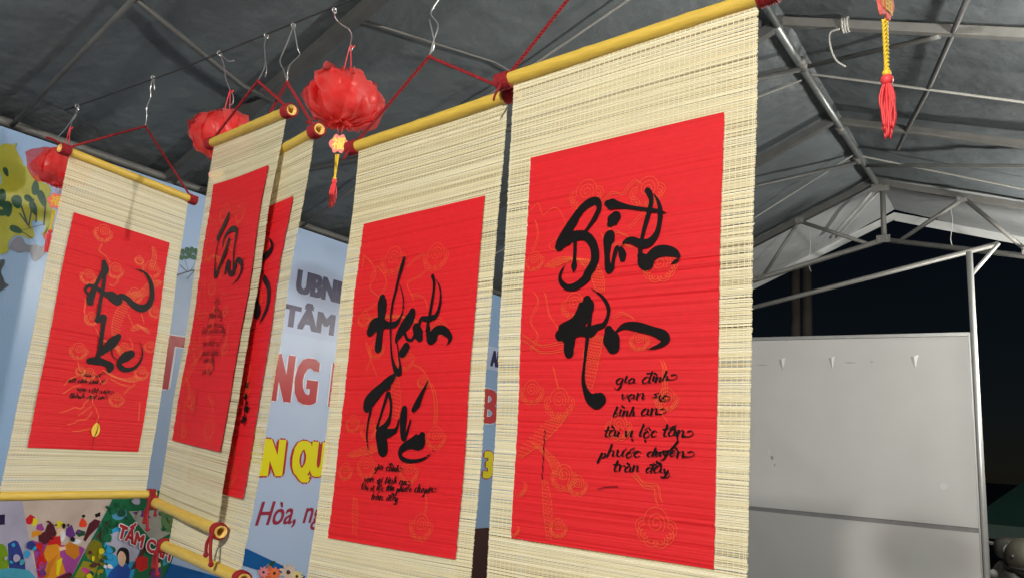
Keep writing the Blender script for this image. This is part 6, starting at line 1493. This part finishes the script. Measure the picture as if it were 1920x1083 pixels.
        for end, d in ((ra, -1), (rb, 1)):
            s = ax.orthogonal().normalized()
            w = ax.cross(s)
            rr = rs[0] if d < 0 else rs[-1]
            vs = []
            for rad, dep in ((rr, 0.0), (rr * 0.72, 0.0), (rr * 0.74, -0.09), (0.0005, -0.09)):
                vs += [end + ax * (d * dep + d * 0.0004) + (s * math.cos(a) + w * math.sin(a)) * rad for a in [2 * math.pi * z / 16 for z in range(16)]]
            MB().add(vs, [(r * 16 + z, r * 16 + (z + 1) % 16, (r + 1) * 16 + (z + 1) % 16, (r + 1) * 16 + z) for r in range(3) for z in range(16)]).build('cut_end', M['rod_cut'], o, True)
        return ra, rb, ax, L
    def wrap(c, ax, turns=7, R0=0.0175, r=0.0030):
        s = ax.orthogonal().normalized()
        w = ax.cross(s)
        mb = MB()
        n = turns * 16
        mb.tube([c + ax * ((i / n - 0.5) * turns * r * 1.75) + (s * math.cos(2 * math.pi * turns * i / n) + w * math.sin(2 * math.pi * turns * i / n)) * (R0 + 0.0006 * math.sin(i * 1.7)) for i in range(n + 1)], r, 6)
        mb.tube([c - ax * turns * r * 0.82 + V((0, 0, 0)), c + ax * turns * r * 0.82], R0 - 0.0005, 14, False)
        mb.build('cord_wrap', M['cord'], t, True)
    ra, rb, ax, L = rod(vt)
    ka, kb = S(u0 - 0.055, vt, 0.004), S(u1 + 0.04, vt, 0.004)
    wrap(ka, ax)
    wrap(kb, ax)
    ap = S(*info['apex'], 0.004)
    APEX[k] = ap
    mb = MB()
    for p, sg in ((ka, 1), (kb, -1)):
        twisted(mb, p + V((0, 0, 0.016)) + ax * (sg * 0.016), ap, 0.0026, 0.017)
    mb.tube([ap + V((0.004 * math.cos(a), 0.0, 0.004 * math.sin(a))) for a in [i * math.pi / 4 for i in range(9)]], 0.0025, 5)
    mb.build('hanging_cord', M['cord'], t, True)
    # knot tails by the upper wraps
    mb = MB()
    if k == 5:
        mb.tube(spline([ka + V((0, -0.012, -0.014)), ka + V((-0.004, -0.016, -0.026)), ka + V((-0.016, -0.012, -0.040)), ka + V((-0.022, -0.006, -0.046))], 6), 0.003, 6)
    if k == 1:
        mb.tube(spline([ka + V((0, -0.02, 0.016)), ka + V((0.0, -0.045, 0.022)), ka + V((0.0, -0.065, 0.02))], 6), 0.004, 6)
    if k == 4:
        mb.tube(spline([ka + V((0, -0.012, -0.014)), ka + V((-0.01, -0.016, -0.028)), ka + V((-0.018, -0.012, -0.036))], 6), 0.0035, 6)
    if k == 3:
        mb.tube(spline([kb + V((-0.01, -0.01, 0.016)), kb + V((-0.022, -0.012, 0.026)), kb + V((-0.03, -0.01, 0.022))], 6), 0.0035, 6)
    if mb.v:
        mb.build('knot_tail', M['cord'], t, True)
    # lower rod with its wraps and dangling ends
    ra, rb, ax, L = rod(vb)
    la, lb = S(u0 - 0.055, vb, 0.004), S(u1 + 0.04, vb, 0.004)
    for p in (la, lb):
        wrap(p, ax, 5)
        mb = MB()
        for d, ln in ((-1, 0.06), (1, 0.075)):
            e = p + ax * (d * 0.022) + nrm * 0.016 + V((0, 0, -ln))
            mb.tube(spline([p + nrm * 0.016 + V((0, 0, -0.008)), p + ax * (d * 0.014) + nrm * 0.02 + V((0, 0, -ln * 0.5)), e], 6), 0.0042, 7)
            mb.ball(e, 0.0068, 8, 6)
        mb.build('knot_tail', M['cord'], t, True)
    return t

for k in (5, 4, 3, 2, 1):
    make_scroll(k)

# ---------------------------------------------------------------- suspension rope and wire hooks
ROPE_Y, ROPE_Z = 1.45, 2.795
MB().tube([(-3.5, ROPE_Y + 0.01, 2.80), (-2.6, ROPE_Y, 2.782), (-1.7, ROPE_Y, 2.803), (-0.2, ROPE_Y - 0.02, 2.82), (2.08, ROPE_Y - 0.05, 2.80)], 0.003, 6).build('support_rope', M['darkrope'])
tag(bpy.data.objects['support_rope'], 'thin dark rope stretched under the roof carrying the wire hooks', 'rope')

def hook(pts, label, extra=(), r=0.0021):
    mb = MB()
    top = V(pts[0])
    mb.tube([top + V((0, 0.008 * math.cos(a), 0.008 * math.sin(a) - 0.004)) for a in [i * math.pi / 5 for i in range(11)]], r, 5)
    mb.tube(spline([tuple(p) for p in pts], 5), r, 6)
    for e in extra:
        mb.tube(spline([tuple(p) for p in e], 4), r, 5)
    o = mb.build('wire_hook', M['steel'], None, True)
    return tag(o, label, 'hook', 'steel wire hooks on the rope')

def rp(x):
    return V((x, ROPE_Y, ROPE_Z - 0.003))

def wiggle(a, b, amps):
    """points from a to b with sideways kinks along x"""
    a, b = V(a), V(b)
    n = len(amps) + 1
    return [a] + [a.lerp(b, (i + 1) / n) + V((dx, 0, 0)) for i, dx in enumerate(amps)] + [b]

L1C, L2C, L3C = V((-3.20, 1.37, 2.468)), V((-2.49, 1.62, 2.570)), V((-1.803, 1.58, 2.560))
R_L = 0.118
hook(wiggle(rp(-2.735), APEX[1], (-0.008, 0.004, -0.012, 0.0)), 'long straight wire hook holding the leftmost scroll by its cord', [[rp(-2.735), rp(-2.71) + V((0, 0, -0.06))]])
hook(wiggle(rp(-2.07), APEX[2], (0.0, 0.014, 0.022)), 'short kinked wire hook holding the second scroll from the left', [[APEX[2].lerp(rp(-2.07), .4) + V((0.02, 0, 0)), APEX[2] + V((0.036, 0, 0.03)), APEX[2] + V((0.034, 0, 0.005))]])
hook(wiggle(rp(-1.935), APEX[3], (-0.012, -0.03, -0.045, -0.02)), 'doubled wire hook with a bent loop between the two overlapping scrolls', [[rp(-1.935), rp(-1.90) + V((0, 0, -0.09)), rp(-1.885) + V((0, 0, -0.12)), APEX[3] + V((0.0, 0, 0.05)), APEX[3]]])
hook(wiggle(rp(-1.39), APEX[4], (0.03, 0.055, 0.02, 0.04, 0.02)), 'long bent wire hook holding the middle scroll by its cord', [[APEX[4] + V((-0.012, 0, 0.11)), APEX[4] + V((0.014, 0, 0.03)), APEX[4] + V((-0.006, 0, 0))]])
hook(wiggle(rp(-0.66), APEX[5], (0.02, -0.015)), 'wire hook above the top cord of the nearest scroll', )

# ---------------------------------------------------------------- gauze lanterns
def lantern(c, R, label, hook_x=None, hook_label=None, seed=1, top=None, turn=0.0):
    rnd = random.Random(seed)
    c = V(c)
    t = thing('gauze_lantern', label, 'lantern', c, 'red gauze lanterns')
    def crumple(d):
        p = d * 2.3 + V((seed * 3.1, 0, 0))
        f = abs(noise.noise(p * 0.9)) * 0.26 + abs(noise.noise(p * 2.2)) * 0.10
        pole = 1 - 0.18 * abs(d.z) ** 6
        return (0.86 + f) * pole
    MB().ball(c, R * 0.66, 40, 28, (1, 1, 0.84), crumple).build('gauze_core', M['core'], t, True)
    NG = 12
    for i in range(NG):                       # sheets of gauze gathered at both poles, each lapping over the next
        phi0 = 2 * math.pi * i / NG + 0.25 * rnd.random()
        tw = rnd.choice((-1, 1)) * (0.25 + 0.5 * rnd.random())
        half = 0.50 + 0.25 * rnd.random()
        flare = 0.12 + 0.30 * rnd.random()
        lean = rnd.choice((-1, 1))
        n1, n2 = 15, 10
        base = 0.72 + 0.16 * rnd.random()
        vs, fs = [], []
        for j in range(n1 + 1):
            s_ = j / n1
            th = 0.16 + (math.pi - 0.32) * s_
            for m in range(n2 + 1):
                q_ = -1 + 2 * m / n2
                ph = phi0 + q_ * half + tw * (s_ - 0.5)
                d = V((math.sin(th) * math.cos(ph), math.sin(th) * math.sin(ph), math.cos(th)))
                edge = max(0.0, q_ * lean) ** 1.6
                cr = abs(noise.noise(d * 2.4 + V((i * 3.3, seed, 0)))) * 0.24 + abs(noise.noise(d * 5.0 + V((i, 0, seed * 2.0)))) * 0.12
                ruf = 0.05 * edge * math.sin(s_ * 17 + i * 2)
                rad = R * (base + cr + flare * edge * math.sin(math.pi * s_) + ruf)
                vs.append(c + V((d.x, d.y, d.z * 0.80)) * rad)
        for j in range(n1):
            for m in range(n2):
                a = j * (n2 + 1) + m
                fs.append((a, a + 1, a + n2 + 2, a + n2 + 1))
        MB().add(vs, fs).build('gauze_sheet', M['gauze'], t, True)
    for sgn, nm in ((1, 'top_frill'), (-1, 'bottom_frill')):
        vs, fs = [], []
        n2 = 36
        for j in range(5):
            for m in range(n2):
                w = 2 * math.pi * m / n2
                rad = R * (0.10 + 0.055 * j) * (1 + 0.13 * math.sin(w * 9 + j * 0.5 + seed))
                vs.append(c + V((math.cos(w) * rad, math.sin(w) * rad, sgn * (R * 0.66 + R * 0.03 * j + 0.005 * math.sin(w * 9)))))
        for j in range(4):
            for m in range(n2):
                fs.append((j * n2 + m, j * n2 + (m + 1) % n2, (j + 1) * n2 + (m + 1) % n2, (j + 1) * n2 + m))
        MB().add(vs, fs).build(nm, M['gauze'], t, True)
    tp = c + V((0, 0, R * 0.68))
    hang = V(top) if top else tp + V((0, 0, 0.11))
    mb = MB()
    for dx in (-0.012, 0.012):
        mb.tube(spline([tp + V((dx * 1.6, 0, 0)), tp.lerp(hang, .55) + V((dx * 0.9, 0, 0)), hang], 5), 0.0017, 5)
    mb.tube(spline([hang, hang + V((0.014, 0, -0.012)), hang + V((0.022, 0.0, -0.006))], 4), 0.0025, 5)
    mb.build('loop_string', M['tassel'], t, True)
    # tag, yellow cord and tassel
    bt = c + V((0, 0, -R * 0.70))
    fx = V((math.cos(turn), math.sin(turn), 0))
    fn = V((math.sin(turn), -math.cos(turn), 0))
    mb = MB()
    tag_c = bt + V((0, 0, -0.070))
    for dx in (-0.014, 0.010):
        mb.tube([bt + fx * dx, tag_c + fx * (dx * 0.4) + V((0, 0, 0.036))], 0.0012, 5)
    mb.build('tag_string', M['tassel'], t, True)
    def outline(a):                           # gourd-like lobed plate
        r = 0.030 + 0.005 * math.cos(2 * a) + 0.0035 * math.cos(6 * a)
        return fx * (0.82 * r * math.cos(a)) + V((0, 0, 1.18 * r * math.sin(a)))
    n = 30
    vs = [tag_c + outline(2 * math.pi * i / n) + fn * o for o in (0.002, -0.002) for i in range(n)]
    plate = MB().add(vs, [tuple(range(n)), tuple(reversed(range(n, 2 * n)))] + [(i, i + n, (i + 1) % n + n, (i + 1) % n) for i in range(n)]).build('lucky_tag', M['tag'], t)
    gv, gf = word_mesh('福', 0.02)
    cx, cy = (min(p[0] for p in gv) + max(p[0] for p in gv)) / 2, (min(p[1] for p in gv) + max(p[1] for p in gv)) / 2
    MB().add([tag_c + fx * ((p[0] - cx) * 0.044) + V((0, 0, (p[1] - cy) * 0.044)) + fn * 0.0032 for p in gv], gf).build('tag_character', M['goldbright'], plate)
    yc = tag_c + V((0, 0, -0.036))
    mb = MB()
    twisted(mb, yc + fx * 0.003, yc + V((0, 0, -0.078)), 0.0022, 0.012)
    twisted(mb, yc - fx * 0.004, yc + V((0, 0, -0.078)), 0.0018, 0.012)
    mb.ball(yc + V((0, 0, -0.080)), 0.006, 10, 8)
    mb.build('yellow_cord', M['yellow'], t, True)
    ts = yc + V((0, 0, -0.084))
    mb = MB()
    mb.ball(ts + V((0, 0, -0.006)), 0.0085, 10, 8)
    for i in range(34):
        a = rnd.random() * 6.283
        w = 0.002 + 0.008 * rnd.random()
        ln = 0.070 + 0.022 * rnd.random()
        d = V((math.cos(a), math.sin(a), 0))
        mb.tube(spline([ts, ts + d * w + V((0, 0, -ln * 0.4)), ts + d * (w * 0.9) + V((0.002 * rnd.gauss(0, 1), 0, -ln * 0.75)), ts + d * (w * 0.6 + 0.003 * rnd.random()) + V((0, 0, -ln))], 3), 0.0014, 4)
    mb.build('tassel', M['tassel'], t, True)
    if hook_label:
        hook(hook_x(hang), hook_label[0], hook_label[1](hang))
    return t

lantern(L3C, R_L, 'crumpled red gauze lantern in full view with pink tag and short tassel', lambda h: wiggle(rp(-1.745), h, (-0.012, 0.0, 0.022, 0.02)),
        ('curly wire hook above the fully visible red lantern', lambda h: [[h + V((0, 0, 0.0)), h + V((0.014, 0, -0.012)), h + V((0.004, 0, -0.024)), h]]), 3, None, 0.55)
lantern(L2C, R_L, 'red gauze lantern half hidden behind the second scroll from the left', lambda h: wiggle(rp(-2.325), h, (0.004, -0.006)),
        ('wire hook with loose end above the half hidden red lantern', lambda h: [[rp(-2.325), rp(-2.27) + V((0, 0, -0.045)), rp(-2.23) + V((0, 0, -0.055))], [h, h + V((0.025, 0, -0.03)), h + V((0.03, 0, -0.06)), h + V((0.01, 0, -0.065))]]), 5, None, 0.8)
lantern(L1C + V((0, 0.025, 0.01)), 0.098, 'small far red gauze lantern behind the end of the leftmost scroll rod', lambda h: wiggle(rp(-3.30), h, (0.004, 0.02, 0.0)),
        ('thin wire hook with a spread end above the far left red lantern', lambda h: [[rp(-3.28) + V((0, 0, -0.02)), rp(-3.36) + V((0, 0, -0.09)), rp(-3.42) + V((0, 0, -0.12))]]), 8, None, 1.2)
L4C = V((-0.150, 1.085, 2.305))
lantern(L4C, R_L, 'red lantern above the frame whose pink tag and blurred tassel hang at upper right', None, None, 11, L4C + V((0, 0, 0.30)), 1.35)
hook([(L4C.x, L4C.y + 0.36, ROPE_Z - 0.003), (L4C.x, L4C.y + 0.18, ROPE_Z - 0.08), tuple(L4C + V((0, 0, 0.30)))], 'wire hook holding the red lantern at upper right', )

# ---------------------------------------------------------------- bulbs
for i, (p, strength) in enumerate(BULBS):
    p = V(p)
    t = thing('hanging_bulb', ('bare bulb hanging behind the viewer under the right roof slope', 'bare bulb hanging right of the frame beside the scrolls', 'bare bulb hanging right of the frame near the white partition')[i], 'lamp', p, 'bulbs in a row under the right roof slope')
    bm = M['bulb'].copy()
    bm.node_tree.nodes['Principled BSDF'].inputs['Emission Strength'].default_value = strength
    MB().ball(p, 0.073, 12, 9, (1, 1, 1.1)).build('bulb', bm, t, True)
    MB().tube([p + V((0, 0, 0.055)), p + V((0, 0, 0.115))], [0.024, 0.02], 12).build('socket', M['socket'], t, True)
    MB().tube([p + V((0, 0, 0.11)), V((p.x, p.y, roof_z(p.x)))], 0.004, 6).build('cable', M['socket'], t)

# ---------------------------------------------------------------- outside in the dark
pole = thing('utility_pole', 'dark twin concrete utility pole seen beyond the far gable', 'pole', (-2.45, 10.0, 0))
MB().tube([(-2.53, 10.0, 0), (-2.53, 10.0, 7.5)], [0.065, 0.055], 12).build('pole_shaft', M['pole'], pole, True)
MB().tube([(-2.40, 10.05, 0), (-2.40, 10.05, 7.5)], [0.068, 0.058], 12).build('pole_shaft', M['pole'], pole, True)
for z in (2.2, 4.2):
    MB().box((-2.605, 9.92, z), (-2.325, 10.13, z + 0.08)).build('pole_band', M['pole'], pole)

stall = thing('market_canopy', 'dark green tarpaulin canopy in the distance at the right edge', 'canopy', (0.6, 13.0, 0))
MB().add([(-0.9, 11.8, 0.95), (1.6, 11.8, 0.95), (1.6, 14.2, 0.95), (-0.9, 14.2, 0.95), (0.2, 13.0, 1.9)],
         [(0, 1, 4), (1, 2, 4), (2, 3, 4), (3, 0, 4), (3, 2, 1, 0)]).build('canopy_sheet', M['greentarp'], stall)
MB().add([(-0.9, 11.795, 0.78), (1.6, 11.795, 0.78), (1.6, 11.795, 0.95), (-0.9, 11.795, 0.95)], [(0, 1, 2, 3)]).build('canopy_valance', M['greentarp'], stall)
for x, y in ((-0.85, 11.85), (1.55, 11.85), (1.55, 14.15), (-0.85, 14.15)):
    MB().tube([(x, y, 0), (x, y, 0.95)], 0.03, 8).build('canopy_post', M['bardark'], stall)

# a parked scooter just past the partition, mostly hidden by it, with a helmet on its seat
SX, SY = -0.25, 7.75
sc_ = thing('parked_scooter', 'parked motor scooter seen beside the foot of the partition post', 'scooter', (SX, SY, 0))
def sw(x, y, z):
    return V((SX + x, SY + y, z))
for yy in (-0.62, 0.64):
    tor = MB()
    ring = [(0.235 * math.cos(a), 0.235 * math.sin(a)) for a in [i * 2 * math.pi / 28 for i in range(29)]]
    tor.tube([sw(0, yy + a, 0.285 + b) for a, b in ring], 0.05, 10)
    wh = tor.build('wheel', M['tyre'], sc_, True)
    rim = MB()
    rim.tube([sw(0, yy + a * 0.78, 0.285 + b * 0.78) for a, b in ring], 0.014, 6)
    for i in range(5):
        w = i * 2 * math.pi / 5
        rim.bar(sw(0, yy, 0.285), sw(0, yy + 0.18 * math.cos(w), 0.285 + 0.18 * math.sin(w)), 0.014, 6)
    rim.build('rim', M['chrome'], wh, True)
def loft(secs, name, mat):
    """secs: (y, z centre, half width, half height) superellipse sections along y"""
    mb, n = MB(), 18
    vs = []
    for y, z, w, h in secs:
        for i in range(n):
            a = 2 * math.pi * i / n
            vs.append(sw(w * math.copysign(abs(math.cos(a)) ** 0.75, math.cos(a)), y, z + h * math.copysign(abs(math.sin(a)) ** 0.75, math.sin(a))))
    fs = [(j * n + i, j * n + (i + 1) % n, (j + 1) * n + (i + 1) % n, (j + 1) * n + i) for j in range(len(secs) - 1) for i in range(n)]
    fs += [tuple(reversed(range(n))), tuple(range((len(secs) - 1) * n, len(secs) * n))]
    return mb.add(vs, fs).build(name, mat, sc_, True)
loft([(0.95, 0.66, 0.03, 0.03), (0.85, 0.64, 0.10, 0.09), (0.5, 0.58, 0.16, 0.15), (0.2, 0.52, 0.15, 0.17), (0.05, 0.42, 0.12, 0.12)], 'rear_body', M['silverplastic'])
loft([(0.05, 0.33, 0.13, 0.05), (-0.25, 0.31, 0.14, 0.05), (-0.35, 0.34, 0.13, 0.06)], 'foot_board', M['blackplastic'])
loft([(-0.30, 0.50, 0.17, 0.20), (-0.42, 0.62, 0.19, 0.26), (-0.50, 0.72, 0.15, 0.20), (-0.55, 0.76, 0.08, 0.10)], 'leg_shield', M['silverplastic'])
loft([(0.85, 0.765, 0.10, 0.03), (0.5, 0.76, 0.14, 0.05), (0.15, 0.73, 0.12, 0.045)], 'seat', M['blackplastic'])
loft([(-0.34, 0.98, 0.10, 0.07), (-0.44, 0.99, 0.13, 0.09), (-0.52, 0.98, 0.09, 0.07)], 'handlebar_cover', M['silverplastic'])
MB().ball(sw(0, -0.53, 0.98), 0.06, 14, 10, (1.1, 0.5, 0.9)).build('headlight', M['lens'], sc_, True)
MB().tube(spline([sw(-0.34, -0.26, 1.02), sw(-0.2, -0.36, 1.02), sw(0, -0.40, 1.0), sw(0.2, -0.36, 1.02), sw(0.34, -0.26, 1.02)], 6), 0.015, 8).build('handlebar', M['chrome'], sc_, True)
for s in (-1, 1):
    MB().tube([sw(0.36 * s, -0.24, 1.02), sw(0.26 * s, -0.32, 1.02)], 0.020, 10).build('grip', M['blackplastic'], sc_, True)
    st = MB().tube(spline([sw(0.2 * s, -0.36, 1.02), sw(0.24 * s, -0.40, 1.12), sw(0.30 * s, -0.38, 1.17)], 5), 0.006, 6).build('mirror_stem', M['chrome'], sc_, True)
    MB().ball(sw(0.32 * s, -0.38, 1.20), 0.055, 14, 10, (1, 0.35, 0.7)).build('mirror_head', M['blackplastic'], st, True)
    MB().ball(sw(0.13 * s, -0.51, 0.80), 0.045, 12, 8, (1, 0.6, 0.7)).build('turn_signal', M['lens'], sc_, True)
MB().tube([sw(0, -0.40, 0.9), sw(0, -0.62, 0.30)], 0.03, 10).build('front_fork', M['chrome'], sc_, True)
MB().tube([sw(0.1, 0.62, 0.30), sw(0.14, 0.2, 0.30)], 0.04, 10).build('engine_case', M['silverplastic'], sc_, True)

helm = thing('helmet', 'round drab olive helmet resting on the scooter at lower right', 'helmet', (-0.19, 7.16, 0.86))
hc = V((-0.165, 7.14, 0.945))
def hshape(d):
    return 1.0 if d.z > -0.45 else 0.92
MB().ball(hc, 0.15, 26, 18, (0.92, 1.0, 0.98), hshape).build('shell', M['helmet'], helm, True)
MB().tube([hc + V((0.138 * math.cos(a), 0.15 * math.sin(a), -0.068)) for a in [i * 2 * math.pi / 28 for i in range(29)]], 0.008, 6).build('rim_trim', M['blackplastic'], helm, True)
MB().ball(hc + V((-0.08, -0.118, 0.012)), 0.018, 12, 8, (1, 0.6, 1)).build('visor_stud', M['blackplastic'], helm, True)
